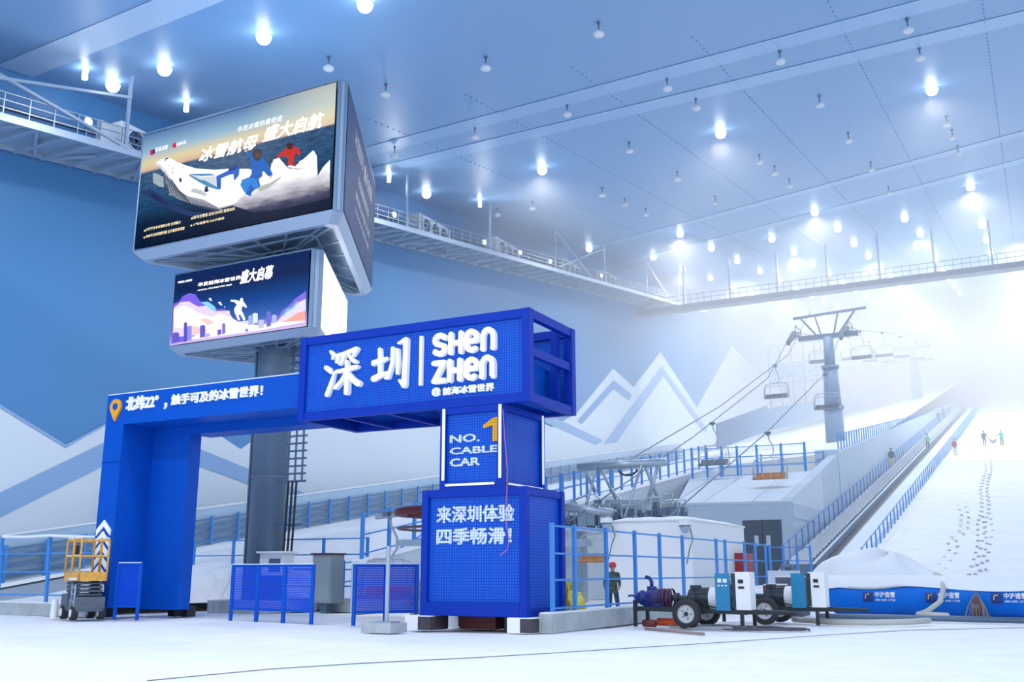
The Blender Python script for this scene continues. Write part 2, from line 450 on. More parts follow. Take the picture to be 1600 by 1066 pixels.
rows = [(31.2, [-39.4, -35.8, -29.5, -23.8]), (60.5, [-39.6, -29.7, -16.5, -3.5]), (91.5, [-39.5, -29.6, -16.4, -3]), (102, [-36.2, -29.5, -22.9, -16.1, -9.6, -3]),
        (113, [-36.4, -29.6, -22.9, -16.2, -9.2, -3]), (124, [-36.2, -29.6, -22.9, -16.2, -9.4, -3]), (135, [-36.2, -29.6, -22.9, -16.2, -9.4, -3]),
        (146, [-36.2, -29.6, -22.9, -16.2, -9.4]), (157, [-36.2, -29.6, -22.9, -16.2, -9.4]), (168, [-29.6, -22.9, -16.2, -9.4]), (180, [-29.6, -22.9, -16.2, -9.4])]
for ri, (y, xs) in enumerate(rows):
    for ci, x in enumerate(xs):
        lab = 'bright round floodlight under the blue ceiling, %s in the %s row of lit lights' % (ORD[ci], ROWN[ri])
        loc = (x, y, ceil_z(y))
        if not used0: lamp0.location = loc; lamp0['label'] = lab; lamp0['group'] = 'lit ceiling floodlights'; used0 = True
        else: dup(lamp0, loc, lab, 'lit ceiling floodlights')
        if (ri < 3 and x > -35) or (ri in (4, 6) and ci % 2 == 0): spot('lamp_or_added_beam', (x, y, ceil_z(y) - .95), (2300, 3600, 4200)[ri] if ri < 3 else 3200, 165, .4)
        if ri < 2: lamp_s = 1
# unlit pendant fixtures
def pend_proto():
    r = thing('ceiling_sprinkler', 'unlit', 'ceiling fixture', (0, 0, 0))
    mb = MB(); mb.cyl((0, 0, 0), (0, 0, -.45), .035, n=6); mb.cyl((0, 0, -.02), (0, 0, -.14), .1, .06, n=10); part('stem', mb, STEELD, r)
    mb = MB(); mb.lathe((0, 0, 0), [(.05, -.42), (.12, -.5), (.27, -.62), (.27, -.7), (.2, -.76), (0, -.78)], n=14); part('shade', mb, FROST, r, True)
    return r
pend = pend_proto(); first = True
pp = [(514, 97), (603, 140), (742, 208), (617, 238), (777, 334), (759, 97), (886, 172), (832, 323), (941, 302), (983, 231), (935, 43), (1042, 131), (976, 318), (1009, 334), (1087, 162), (1058, 277), (1117, 315), (1218, 88), (1186, 250), (1210, 268), (1233, 288), (1280, 158), (1325, 216), (1360, 262), (1388, 300), (1417, 38), (1436, 83), (1478, 190), (1487, 211), (1496, 236)]
near_l = ['above the large advertising display', 'beyond the top corner of the large display', 'beside the far side of the large display']
pts3 = sorted([(CE(q[0], q[1] - 9), q) for q in pp], key=lambda e: (round(e[0].y / 5), e[0].x))
cnt = {}
for p, q in pts3:
    rr = round(p.y / 5); cnt[rr] = cnt.get(rr, -1) + 1
    rowi = sorted({round(e[0].y / 5) for e in pts3}).index(rr)
    lab = 'small unlit white pendant fixture under the ceiling, %s in the %s row of unlit ones' % (ORD[min(cnt[rr], 7)], ROWN[min(rowi, 10)])
    if first: pend.location = (p.x, p.y, p.z); pend['label'] = lab; pend['group'] = 'unlit ceiling fixtures'; first = False
    else: dup(pend, (p.x, p.y, p.z), lab, 'unlit ceiling fixtures')

# ================================================================== CATWALK ALONG THE MURAL WALL
CWY0, CWY1 = 14, 128
def cw_z(y): return 21.15 + .148 * (y - 27.3)
cw = thing('catwalk', 'pale steel maintenance catwalk running along the mural wall under the ceiling', 'catwalk', (-42, CWY0, cw_z(CWY0)))
XF, XB = -38.2, -41.9
mb = MB(); mb.prism([(XB, CWY0, cw_z(CWY0)), (XF, CWY0, cw_z(CWY0)), (XF, CWY1, cw_z(CWY1)), (XB, CWY1, cw_z(CWY1))], [(XB, CWY0, cw_z(CWY0) + .06), (XF, CWY0, cw_z(CWY0) + .06), (XF, CWY1, cw_z(CWY1) + .06), (XB, CWY1, cw_z(CWY1) + .06)])
part('deck', mb, STEEL, cw)
for x, h in ((XF, .34), (XB + .1, .22)):
    mb = MB(); mb.bar((x, CWY0, cw_z(CWY0) - .08), (x, CWY1, cw_z(CWY1) - .08), .16, h); part('edge_beam', mb, LEDL, cw)
y = CWY0 + .5; i = 0
while y < CWY1 - 2:
    mb = MB(); mb.bar((XB, y, cw_z(y) - .12), (XF, y, cw_z(y) - .12), .2, .24); part('cross_beam', mb, STEEL, cw)
    if y < 70 and i % 2 == 0:
        mb = MB(); a = (XF if i % 4 == 0 else XB); b = (XB if i % 4 == 0 else XF); mb.bar((a, y, cw_z(y) - .14), (b, y + 2.6, cw_z(y + 2.6) - .14), .12, .12); part('underside_brace', mb, LEDL, cw)
    y += 1.5 if y < 70 else 2.2; i += 1
for h in (.4, .75, 1.1):
    mb = MB(); mb.bar((XF, CWY0, cw_z(CWY0) + h), (XF, CWY1, cw_z(CWY1) + h), .045); part('rail', mb, GALV, cw)
    mb = MB(); mb.bar((XB + .3, CWY0, cw_z(CWY0) + h), (XB + .3, CWY1, cw_z(CWY1) + h), .04); part('rail', mb, GALV, cw)
y = CWY0 + .8; n = 0
while n < 75:
    mb = MB(); mb.bar((XF, y, cw_z(y)), (XF, y, cw_z(y) + 1.12), .05); part('rail_post', mb, GALV, cw); y += 1.25 if y < 70 else 1.9; n += 1
for yy in (31.3, 43.5, 55.8, 68, 80.4, 92.5, 105, 117):
    mb = MB(); mb.bar((XF, yy, cw_z(yy) - .2), (XF, yy, ceil_z(yy)), .14); part('hanger', mb, LEDL, cw)
for ya, yb in ((17, 31.3), (80.4, 89), (105, 113)):
    mb = MB(); mb.bar((XF + .05, ya, ceil_z(ya) - .3), (XF + .05, yb, cw_z(yb) + .1), .13); part('diagonal_brace', mb, LEDL, cw)
mb = MB(); mb.bar((XF + .1, 20, cw_z(20) + .9), (XF + .1, 31.3, ceil_z(31.3) - 1.2), .13); part('diagonal_brace', mb, LEDL, cw)
mb = MB(); mb.bar((XF + .1, 92.5, ceil_z(92.5) - .3), (XF + .1, 81, cw_z(81) + .3), .13); part('diagonal_brace', mb, LEDL, cw)
mb = MB(); mb.tube([(XB + .8, CWY0, cw_z(CWY0) + 1.6), (XB + .8, CWY1, cw_z(CWY1) + 1.6)], .12); part('pipe', mb, STEELD, cw)
mb = MB(); mb.bar((XB + 1.5, CWY0, cw_z(CWY0) + .5), (XB + 1.5, CWY1, cw_z(CWY1) + .5), .4, .1); part('cable_tray', mb, STEELD, cw)
mb = MB(); p0 = P(162, 180, x=-39.2); mb.box(-39.5, -39.2, p0.y - .1, p0.y + .9, cw_z(p0.y) + .5, cw_z(p0.y) + 1.6); part('junction_box', mb, FROST, cw)

# floodlights standing on the catwalk rail
wl = []
for i, (px, py) in enumerate(((136, 193), (614, 337), (755, 380), (811, 396), (858, 410), (938, 432))):
    q = P(px, py, x=XF - .1); y = q.y
    r = thing('catwalk_floodlight', 'small lit floodlight on the catwalk rail, %s from the camera' % ('first', 'second', 'third', 'fourth', 'fifth', 'sixth')[i], 'floodlight', (q.x, y, cw_z(y) + .06), 'floodlights on the catwalk')
    zl = max(.35, q.z - cw_z(y) - .06)
    mb = MB(); mb.bar((q.x, y, cw_z(y) + .06), (q.x, y, cw_z(y) + zl), .05); part('bracket', mb, GALV, r)
    mb = MB(); mb.box(q.x - .1, q.x + .12, y - .2, y + .2, cw_z(y) + zl - .05, cw_z(y) + zl + .28); part('housing', mb, LAMPH, r, bevel=.03)
    mb = MB(); mb.ball((q.x + .13, y - .02, cw_z(y) + zl + .12), .1, .2, .17); part('lens', mb, LAMP, r, True)
    if i < 3: spot('lamp_or_added_beam', (q.x + .5, y, cw_z(y) + zl + .25), (90, 250, 250)[i], 150, .25, target=(q.x + 9, y - 4, cw_z(y) + 3))
# tall narrow lights hanging near the wall
for i, (px, py) in enumerate(((292, 158), (608, 272), (750, 312), (134, 106))):
    q = CE(px, py - 10); q2 = CE(px, py)
    r = thing('hanging_tube_light', 'short lit tube light under the ceiling, %s' % ('above the large display frame', 'just beyond the far edge of the large display', 'above the row of air coolers', 'over the nearest catwalk brace')[i], 'tube light', (q2.x, q2.y, q2.z), 'tube lights near the catwalk')
    mb = MB(); mb.cyl((q2.x, q2.y, q2.z), (q2.x, q2.y, q2.z - .1), .05); part('stem', mb, GALV, r)
    mb = MB(); mb.cyl((q2.x, q2.y, q2.z - .1), (q2.x, q2.y, q2.z - .6), .13); part('tube', mb, LAMP, r, True)

# air coolers on the catwalk
def cooler_proto(nf):
    r = thing('air_cooler', 'x', 'air cooler', (0, 0, 0)); ln = 1.25 * nf + .7
    mb = MB(); mb.box(-.55, .45, 0, ln, .55, 2.05); part('casing', mb, FROST, r, bevel=.03)
    for yy in (.25, ln / 2, ln - .25): part('support_leg', MB().box(-.5, .4, yy - .05, yy + .05, 0, .55), GALV, r)
    for k in range(nf):
        yc = .98 + 1.25 * k
        f = MB(); f.lathe((.45, yc, 1.3), [(.56, 0), (.56, .07), (.5, .08), (.5, .01)], 'x', 22); fo = part('fan_ring', f, FROST, r)
        f = MB(); f.lathe((.455, yc, 1.3), [(.5, 0), (0, 0)], 'x', 22)
        part('fan_opening', f, mat('fan_dark', srgb(52, 84, 128), .6), fo)
        f = MB()
        for a in range(5):
            t = a * 2 * PI / 5; f.bar((.49, yc, 1.3), (.49, yc + .44 * math.cos(t), 1.3 + .44 * math.sin(t)), .03, .16)
        part('blade', f, STEELD, fo)
    for yy in (.3, ln / 2 + .05, ln - .3):
        mb = MB(); mb.bar((.47, yy, .55), (.47, yy, 2.2), .06); part('corner_post', mb, GALV, r)
    return r
c3, c4 = cooler_proto(3), cooler_proto(4)
cl = [(c4, 190, 200, 'nearest air cooler, four fans, partly behind the large display'), (c3, 656, 352, 'air cooler with three fans just beyond the large display'), (c3, 777, 396, 'second white three-fan air cooler beyond the large display'),
      (c3, 880, 424, 'third white air cooler beyond the display, at the braced hanger'), (c3, 945, 441, 'farthest white air cooler, half lost in the mist')]
seen = set()
for pr, px, py, lab in cl:
    q = P(px, py, x=-39.6); loc = (-40.1, q.y, cw_z(q.y) + .06)
    if id(pr) in seen: dup(pr, loc, lab, 'air coolers on the catwalk')
    else: pr.location = loc; pr['label'] = lab; pr['group'] = 'air coolers on the catwalk'; seen.add(id(pr))

# transverse bridge up the hall
YB = 112; zb = P(1250, 455, y=YB).z
br = thing('footbridge', 'grey steel footbridge crossing the hall high up in the mist', 'bridge', (-10, YB, zb))
mb = MB(); mb.box(-41.8, 40, YB - .8, YB + .8, zb - .6, zb); part('girder', mb, STEELD, br)
for h in (.55, 1.1):
    mb = MB(); mb.bar((-41.8, YB - .75, zb + h), (40, YB - .75, zb + h), .06); part('rail', mb, STEELD, br)
for k in range(60):
    mb = MB(); x = -41 + k * .85; mb.bar((x, YB - .75, zb), (x, YB - .75, zb + 1.12), .05); part('rail_post', mb, STEELD, br)
for k in range(8):
    mb = MB(); x = -36 + k * 5.6; mb.bar((x, YB, zb), (x, YB, ceil_z(YB)), .2, .4); part('hanger', mb, STEEL, br)

# ================================================================== MAST WITH TWO THREE-SIDED DISPLAYS
MX, MY = -27.75, 31.25
mast = thing('display_mast', 'thick grey steel column rising from the snow behind the blue gate', 'mast', (MX, MY, 0))
mb = MB(); mb.cyl((MX, MY, .3), (MX, MY, 21), .72, n=32); part('column', mb, MAST, mast, True)
mb = MB(); mb.cyl((MX, MY, 0), (MX, MY, .42), 2.1, n=36); part('base', mb, CONC, mast)
for z in (5.2, 10.2): part('weld_collar', MB().cyl((MX, MY, z), (MX, MY, z + .06), .76, n=32), MAST, mast)
mb = MB()
for dx, dy in ((-.86, -.1), (-.8, -.3)): mb.tube([(MX + dx, MY + dy, .4), (MX + dx, MY + dy, 10.6)], .05)
part('conduit', mb, STEELD, mast)
mb = MB()
lx = MX + 1.15
for dx in (0, .36, .72): mb.bar((lx + dx, MY - .25, 4.95), (lx + dx, MY - .25, 10.6), .06)
for k in range(19): mb.bar((lx - .15, MY - .25, 5.0 + k * .3), (lx + .9, MY - .25, 5.0 + k * .3), .07)
part('cable_ladder', mb, STEELD, mast)
mb = MB()
for dx in (.1, .3, .5): mb.tube([(lx + dx, MY - .3, 5.0), (lx + dx - .05, MY - .3, 3.2), (lx + dx - .1, MY - .3, 1.9)], .045)
part('cable', mb, DARK, mast)
mb = MB(); mb.bar((MX + .6, MY - .25, 3.3), (lx + .8, MY - .25, 3.3), .08); mb.bar((MX + .6, MY - .25, 5.0), (lx + .9, MY - .25, 5.0), .08); part('ladder_bracket', mb, STEELD, mast)
mb = MB(); mb.box(lx - .55, lx + .65, MY - 1.0, MY - .4, 1.35, 2.2); bx = part('control_box', mb, FROST, mast, bevel=.02)
mb = MB(); mb.box(lx - .05, lx + .5, MY - 1.03, MY - .99, 1.5, 2.0); part('window', mb, STEELD, bx)
mb = MB(); mb.box(lx - .65, lx + .75, MY - 1.1, MY - .3, 2.2, 2.28); part('lid', mb, FROST, bx)

def tri(xl, xr, yf, cut):
    """corners of a truncated equilateral triangle, front edge at y = yf"""
    s = xr - xl; A_, B_, C_ = Vector((xl, yf)), Vector((xr, yf)), Vector(((xl + xr) / 2, yf + s * .866))
    o = []
    for p, q, r in ((A_, C_, B_), (B_, A_, C_), (C_, B_, A_)):
        o += [p + (q - p).normalized() * cut, p + (r - p).normalized() * cut]
    return o
def scale2(pts, k):
    c = sum(pts, Vector((0, 0))) / len(pts); return [c + (p - c) * k for p in pts]
def v3(pts, z): return [(p.x, p.y, z) for p in pts]
def display(name, lab, xl, xr, yf, cut, z0, z1, lip, screen_z):
    """z0..z1 frame, screens between screen_z; returns root"""
    hexa = tri(xl, xr, yf, cut)
    r = thing(name, lab, 'display', (MX, MY, z0))
    mb = MB(); inn = scale2(hexa, .93)
    n = 6
    for i in range(n):      # thin frame above and below each screen, top cap
        j = (i + 1) % n
    a, b, c_, d = hexa, inn, hexa, inn
    for za, zb in ((z0 + lip, screen_z[0]), (screen_z[1], z1)):
        mb.prism(v3(hexa, za), v3(hexa, zb))
    part('frame', mb, LEDF, r)
    mb = MB()
    lipi = scale2(hexa, .925)
    for i in range(n):
        j = (i + 1) % n
        mb.quad(*v3([hexa[i], hexa[j]], z0 + lip), *v3([lipi[j], lipi[i]], z0))
        mb.quad(*v3([lipi[i], lipi[j]], z0), *v3([scale2(hexa, .86)[j], scale2(hexa, .86)[i]], z0))
        mb.quad(*v3([scale2(hexa, .86)[i], scale2(hexa, .86)[j]], z0), *v3([scale2(hexa, .86)[j], scale2(hexa, .86)[i]], z0 + lip))
    part('lower_lip', mb, LEDL, r)
    for i in (0, 2, 4):     # corner columns
        p, q = hexa[i], hexa[i + 1]; w = (p + q) / 2; c = sum(hexa, Vector((0, 0))) / 6; w2 = w + (c - w).normalized() * .5
        mb = MB(); m2 = (p + q) / 2
        mb.prism(v3([p, q, w2], screen_z[0]), v3([p, q, w2], screen_z[1])); k = part('corner_column', mb, LEDF, r)
        mb = MB(); o = (m2 - c).normalized() * .03
        mb.prism(v3([p * .65 + q * .35 + o, p * .35 + q * .65 + o, m2 - o], screen_z[0]), v3([p * .65 + q * .35 + o, p * .35 + q * .65 + o, m2 - o], screen_z[1])); part('column_strip', mb, STEEL, k)
    mb = MB(); core = scale2(hexa, .90); mb.prism(v3(core, screen_z[0]), v3(core, screen_z[1])); part('cabinet_core', mb, DARK, r)
    # steel truss seen from below
    mb = MB(); c = sum(hexa, Vector((0, 0))) / 6; ti = scale2(hexa, .87); zt = z0 + lip * .35
    nodes = []
    for i in range(6):
        j = (i + 1) % 6; k = 5 if i % 2 else 1
        for q in range(k): nodes.append(ti[i] + (ti[j] - ti[i]) * (q / k))
    for p in nodes: mb.bar((p.x, p.y, zt), (c.x, c.y, zt + .05), .07)
    for f in (.35, .68):
        rr = [c + (p - c) * f for p in nodes]
        for p, q in zip(rr, rr[1:] + rr[:1]): mb.bar((p.x, p.y, zt + .02), (q.x, q.y, zt + .02), .07)
    part('truss', mb, STEEL, r)
    return r, hexa
big, bh = display('advertising_display', 'large three-sided advertising display on the mast, ski poster with a sea view', -33.45, -22.05, 27.95, .42, 14.32, 20.1, .36, (14.75, 20.0))
sml, sh_ = display('advertising_display', 'smaller three-sided lit display on the mast, night city with snowboarder, below the large one', -32.2, -23.85, 29.1, .5, 10.38, 13.85, .26, (10.68, 13.78))

def side_quad(hx, i, z0, z1, off, ins=.06):
    p, q = hx[i], hx[(i + 1) % 6]; c = sum(hx, Vector((0, 0))) / 6; d = (q - p).normalized(); n = Vector((d.y, -d.x))
    if (p - c).dot(n) < 0: n = -n
    p = p + d * ins + n * off; q = q - d * ins + n * off
    return p, q
# ---- large front poster ------------------------------------------------
YP = 27.95
K2 = lambda cx, cy: (180 + cx * .2875, 120 + cy * .2876)
K3 = lambda cx, cy: (220 + cx * .1, 200 + cy * .1)
lay = [0]
def flat(name, polys, m, root, conv, yp, dd=None):
    lay[0] += 1; y = yp - .012 - .001 * lay[0]; mb = MB()
    for pl in polys: mb.poly(*[P(*conv(a, b), y=y) for a, b in pl])
    return part(name, mb, m, root)
xl, xr = bh[1].x + .08, bh[2].x - .08
scr = MB(); scr.quad((xl, YP - .01, 14.79), (xr, YP - .01, 14.79), (xr, YP - .01, 19.96), (xl, YP - .01, 19.96))
def poster_mat():
    m = bpy.data.materials.new('sea_poster'); m.use_nodes = True; nt = m.node_tree; N = nt.nodes; K = nt.links
    b = N['Principled BSDF']; b.inputs['Base Color'].default_value = (0, 0, 0, 1); b.inputs['Roughness'].default_value = .35; b.inputs['Specular IOR Level'].default_value = .1
    tc = N.new('ShaderNodeTexCoord'); sp = N.new('ShaderNodeSeparateXYZ'); K.new(tc.outputs['Generated'], sp.inputs[0])
    nz = N.new('ShaderNodeTexNoise'); mp = N.new('ShaderNodeMapping'); mp.inputs['Scale'].default_value = (22, 1, 46); K.new(tc.outputs['Generated'], mp.inputs[0]); K.new(mp.outputs[0], nz.inputs['Vector']); nz.inputs['Scale'].default_value = 1.4; nz.inputs['Detail'].default_value = 6
    rp = N.new('ShaderNodeValToRGB'); K.new(sp.outputs[2], rp.inputs[0]); e = rp.color_ramp.elements
    stops = [(0, (4, 20, 48)), (.2, (6, 30, 62)), (.36, (26, 70, 110)), (.52, (46, 84, 124)), (.655, (58, 88, 126)), (.675, (226, 190, 160)), (.74, (232, 216, 170)), (.84, (150, 190, 216)), (1, (88, 128, 178))]
    while len(e) < len(stops): e.new(.5)
    for el, (p, c) in zip(e, stops): el.position = p; el.color = (*srgb(*c), 1)
    gx = N.new('ShaderNodeMapRange'); gx.interpolation_type = 'SMOOTHSTEP'; K.new(sp.outputs[0], gx.inputs[0]); gx.inputs[1].default_value = .5; gx.inputs[2].default_value = 1.0; gx.inputs[3].default_value = 0; gx.inputs[4].default_value = .55
    sky = N.new('ShaderNodeMath'); sky.operation = 'GREATER_THAN'; K.new(sp.outputs[2], sky.inputs[0]); sky.inputs[1].default_value = .665
    gm = N.new('ShaderNodeMath'); gm.operation = 'MULTIPLY'; K.new(gx.outputs[0], gm.inputs[0]); K.new(sky.outputs[0], gm.inputs[1])
    glow = N.new('ShaderNodeMix'); glow.data_type = 'RGBA'; K.new(gm.outputs[0], glow.inputs['Factor']); K.new(rp.outputs[0], glow.inputs['A']); glow.inputs['B'].default_value = (*srgb(240, 236, 204), 1)
    lt = N.new('ShaderNodeMath'); lt.operation = 'LESS_THAN'; K.new(sp.outputs[2], lt.inputs[0]); lt.inputs[1].default_value = .66
    mu = N.new('ShaderNodeMapRange'); K.new(nz.outputs[0], mu.inputs[0]); mu.inputs[1].default_value = .3; mu.inputs[2].default_value = .7; mu.inputs[3].default_value = .55; mu.inputs[4].default_value = 1.45
    mx = N.new('ShaderNodeMix'); K.new(lt.outputs[0], mx.inputs['Factor']); mx.inputs['A'].default_value = 1; K.new(mu.outputs[0], mx.inputs['B'])
    sc = N.new('ShaderNodeVectorMath'); sc.operation = 'SCALE'; K.new(glow.outputs['Result'], sc.inputs[0]); K.new(mx.outputs['Result'], sc.inputs['Scale'])
    K.new(sc.outputs[0], b.inputs['Emission Color']); b.inputs['Emission Strength'].default_value = .8
    return m
S1 = part('screen', scr, poster_mat(), big, label='poster of skiers and a snow slope over the sea')
# dark water at the foot, hull, ribbed side, white slope, spray
def fade_white():
    m = bpy.data.materials.new('snow_spray'); m.use_nodes = True; nt = m.node_tree; N = nt.nodes; K = nt.links
    b = N['Principled BSDF']; b.inputs['Base Color'].default_value = (0, 0, 0, 1); b.inputs['Specular IOR Level'].default_value = .1
    tc = N.new('ShaderNodeTexCoord'); sp = N.new('ShaderNodeSeparateXYZ'); K.new(tc.outputs['Generated'], sp.inputs[0])
    nz = N.new('ShaderNodeTexNoise'); nz.inputs['Scale'].default_value = 9; nz.inputs['Detail'].default_value = 8; K.new(tc.outputs['Generated'], nz.inputs['Vector'])
    ad = N.new('ShaderNodeMath'); ad.operation = 'MULTIPLY_ADD'; K.new(nz.outputs[0], ad.inputs[0]); ad.inputs[1].default_value = .35; K.new(sp.outputs[2], ad.inputs[2])
    rp = N.new('ShaderNodeValToRGB'); K.new(ad.outputs[0], rp.inputs[0]); e = rp.color_ramp.elements
    stops = [(.1, (12, 26, 52)), (.3, (70, 70, 96)), (.5, (190, 186, 198)), (.72, (238, 238, 242)), (1, (250, 251, 253))]
    while len(e) < len(stops): e.new(.5)
    for el, (p, c) in zip(e, stops): el.position = p; el.color = (*srgb(*c), 1)
    K.new(rp.outputs[0], b.inputs['Emission Color']); b.inputs['Emission Strength'].default_value = 1
    return m
flat('hull', [[(140, 625), (185, 610), (275, 660), (330, 700), (420, 735), (560, 748), (430, 765), (330, 735), (250, 700), (190, 660)]], L(30, 52, 96), S1, K2, YP)
flat('hull', [[(185, 640), (200, 628), (262, 672), (290, 690), (285, 700), (240, 680)]], L(24, 36, 84), S1, K2, YP)
flat('spray', [[(290, 640), (380, 660), (440, 690), (560, 720), (640, 700), (760, 740), (900, 720), (1165, 660), (1168, 450), (1130, 490), (1100, 540), (1096, 430), (1075, 400), (1020, 450), (960, 500), (900, 490), (850, 470), (840, 520), (720, 500), (600, 500), (430, 560)]], fade_white(), S1, K2, YP)
flat('building_block', [[(205, 520), (235, 530), (262, 545), (265, 600), (240, 598), (205, 575)]], L(150, 165, 172), S1, K2, YP)
flat('building_side', [[(222, 478), (262, 520), (275, 580), (300, 640), (350, 668), (420, 690), (590, 728), (480, 668), (400, 650), (345, 620), (300, 560), (270, 510), (240, 478)]], L(150, 152, 166), S1, K2, YP)
flat('building_rib', [[(262 + i * 13, 520 + i * 17.5 - .3 * i * i), (268 + i * 13, 518 + i * 17 - .3 * i * i), (300 + i * 15, 640 + i * 7), (294 + i * 15, 640 + i * 7)] for i in range(9)] + [[(400 + i * 14, 660 + i * 4), (404 + i * 14, 660 + i * 4), (436 + i * 14, 700 + i * 4), (430 + i * 14, 700 + i * 4)] for i in range(11)], L(74, 84, 100), S1, K2, YP)
flat('snow_slope', [[(220, 468), (250, 448), (295, 440), (330, 458), (380, 480), (440, 498), (540, 505), (620, 500), (700, 500), (735, 520), (690, 580), (700, 640), (650, 690), (560, 712), (470, 660), (400, 640), (345, 612), (305, 555), (275, 508), (245, 478)]], L(240, 240, 244), S1, K2, YP)
flat('rim', [[(220, 468), (245, 478), (275, 508), (305, 555), (300, 560), (268, 520), (240, 490), (218, 482)]], L(206, 204, 212), S1, K2, YP)
flat('yard_wall', [[(398, 535), (412, 530), (470, 545), (540, 540), (560, 548), (555, 600), (505, 590), (455, 568)]], L(196, 206, 216), S1, K2, YP)
flat('yard_fence', [[(398, 535), (404, 531), (470, 563), (480, 560), (560, 602), (560, 615), (500, 596), (455, 572)], [(404, 531), (412, 528), (520, 527), (545, 535), (470, 540)]], L(70, 130, 176), S1, K2, YP)
flat('gate_icon', [[(550, 540), (610, 512), (625, 495), (668, 478), (676, 500), (672, 535), (652, 560), (645, 560), (644, 530), (620, 532), (575, 552), (574, 606), (566, 615), (553, 600)]], L(28, 88, 190), S1, K2, YP)
flat('gate_icon_sign', [[(618, 500), (664, 482), (666, 496), (622, 516)]], L(20, 50, 120), S1, K2, YP)
flat('tiny_skier', [[(268, 455), (276, 442), (290, 440), (289, 446), (278, 449), (273, 458)], [(346, 555), (354, 548), (361, 556), (361, 574), (352, 572)], [(488, 600), (497, 592), (503, 600), (508, 622), (492, 628), (484, 622)]], L(40, 50, 84), S1, K2, YP)
flat('tiny_skier', [[(306, 497), (314, 492), (316, 500)], [(337, 452), (341, 468), (337, 470)], [(310, 515), (316, 518), (312, 530)]], L(200, 60, 50), S1, K2, YP)
flat('tiny_skier', [[(362, 492), (372, 488), (374, 492), (366, 496)], [(290, 480), (296, 478), (294, 486)]], L(230, 180, 60), S1, K2, YP)
flat('snowboard_bump', [[(408, 622), (424, 606), (470, 618), (500, 640), (488, 648), (430, 630)]], L(178, 186, 190), S1, K2, YP)
def person_poly(parts): pass
flat('skier_suit', [[(702, 402), (714, 396), (740, 420), (750, 428), (778, 436), (804, 418), (806, 440), (838, 490), (856, 530), (846, 548), (828, 536), (800, 505), (800, 540), (780, 556), (790, 600), (760, 612), (742, 628), (736, 650), (712, 640), (692, 610), (680, 588), (690, 560), (730, 545), (742, 525), (736, 470), (734, 444), (708, 414)]], L(24, 92, 178), S1, K2, YP)
flat('skier_suit', [[(690, 562), (730, 548), (768, 556), (782, 600), (755, 608), (736, 580), (712, 636), (694, 612), (682, 588)]], L(40, 124, 206), S1, K2, YP)
flat('skier_helmet', [[(744, 420), (752, 398), (770, 390), (790, 394), (798, 412), (794, 440), (776, 460), (758, 452)]], L(54, 52, 54), S1, K2, YP)
flat('skier_goggle', [[(758, 420), (784, 412), (790, 424), (786, 436), (764, 440)]], L(96, 64, 40), S1, K2, YP)
flat('skier_glove', [[(700, 404), (706, 394), (718, 398), (714, 410)], [(836, 545), (846, 535), (856, 546), (846, 555)]], L(220, 190, 160), S1, K2, YP)
flat('snowboard', [[(770, 606), (800, 590), (840, 578), (890, 548), (900, 540), (898, 552), (840, 600), (790, 626)]], L(168, 176, 166), S1, K2, YP)
flat('skier_suit', [[(876, 440), (888, 420), (910, 404), (928, 388), (938, 372), (980, 380), (1004, 396), (1008, 420), (996, 428), (984, 410), (974, 436), (970, 476), (990, 490), (944, 496), (938, 470), (942, 446), (918, 428), (900, 436), (884, 452)]], L(188, 44, 36), S1, K2, YP)
flat('skier_helmet', [[(932, 372), (938, 360), (956, 358), (966, 368), (964, 388), (950, 396), (936, 392)]], L(70, 30, 34), S1, K2, YP)
flat('ski', [[(962, 498), (1050, 474), (1058, 478), (1050, 490), (990, 504)]], L(160, 60, 50), S1, K2, YP)
flat('snow_puff', [[(930, 490), (990, 500), (1060, 490), (1096, 430), (1080, 402), (1040, 440), (1000, 460), (990, 490), (950, 480)], [(860, 450), (890, 440), (916, 470), (940, 500), (880, 500), (850, 480)]], L(246, 247, 250), S1, K2, YP)
lay[0] += 3
def ptext(body, x0, z0, x1, z1, m, root, yp, off=0, shear=0.0, name='lettering'):
    lay[0] += 1; mb = MB(); y = yp - .012 - .001 * lay[0]
    letters(mb, body, (x0, y, z0), (1, 0, 0), (0, 0, 1), x1 - x0, z1 - z0, 0, off, shear)
    return part(name, mb, m, root)
def trect(conv, a, b, yp):     # lower-left and upper-right of a text on the front plane
    p, q = P(*conv(*a), y=yp), P(*conv(*b), y=yp); return p.x, p.z, q.x, q.z
W1 = L(252, 252, 254)
ptext('冰雪航母', *trect(K2, (455, 472), (783, 308), YP), W1, S1, YP, .035, .3)
ptext('盛大启航', *trect(K2, (800, 362), (1142, 185), YP), W1, S1, YP, .035, .3)
ptext('华发冰雪热雪奇迹', *trect(K2, (665, 306), (915, 208), YP), L(238, 242, 248), S1, YP, .02, .15)
ptext('华发冰雪', *trect(K2, (220, 413), (290, 370), YP), W1, S1, YP, .02)
ptext('前海华发', *trect(K2, (336, 380), (391, 346), YP), W1, S1, YP, .01)
flat('logo_mark', [[(190, 400), (203, 396), (203, 424), (190, 428)]], L(214, 30, 50), S1, K2, YP)
flat('logo_mark', [[(203, 396), (215, 393), (216, 415), (203, 424)]], L(24, 50, 130), S1, K2, YP)
flat('logo_mark', [[(312, 366), (322, 357), (332, 362), (332, 378), (322, 388), (312, 383)]], L(208, 36, 60), S1, K2, YP)
GOLD = L(242, 226, 178)
ptext('10万平方米冰雪综合体 全球最大', *trect(K2, (172, 840), (362, 782), YP), GOLD, S1, YP, .015)
ptext('4000平方米戏雪乐园 全天候四季滑雪', *trect(K2, (170, 878), (382, 815), YP), GOLD, S1, YP, .015)
ptext('5条专业雪道 总长1569米 落差83米', *trect(K2, (424, 778), (656, 708), YP), GOLD, S1, YP, .015)
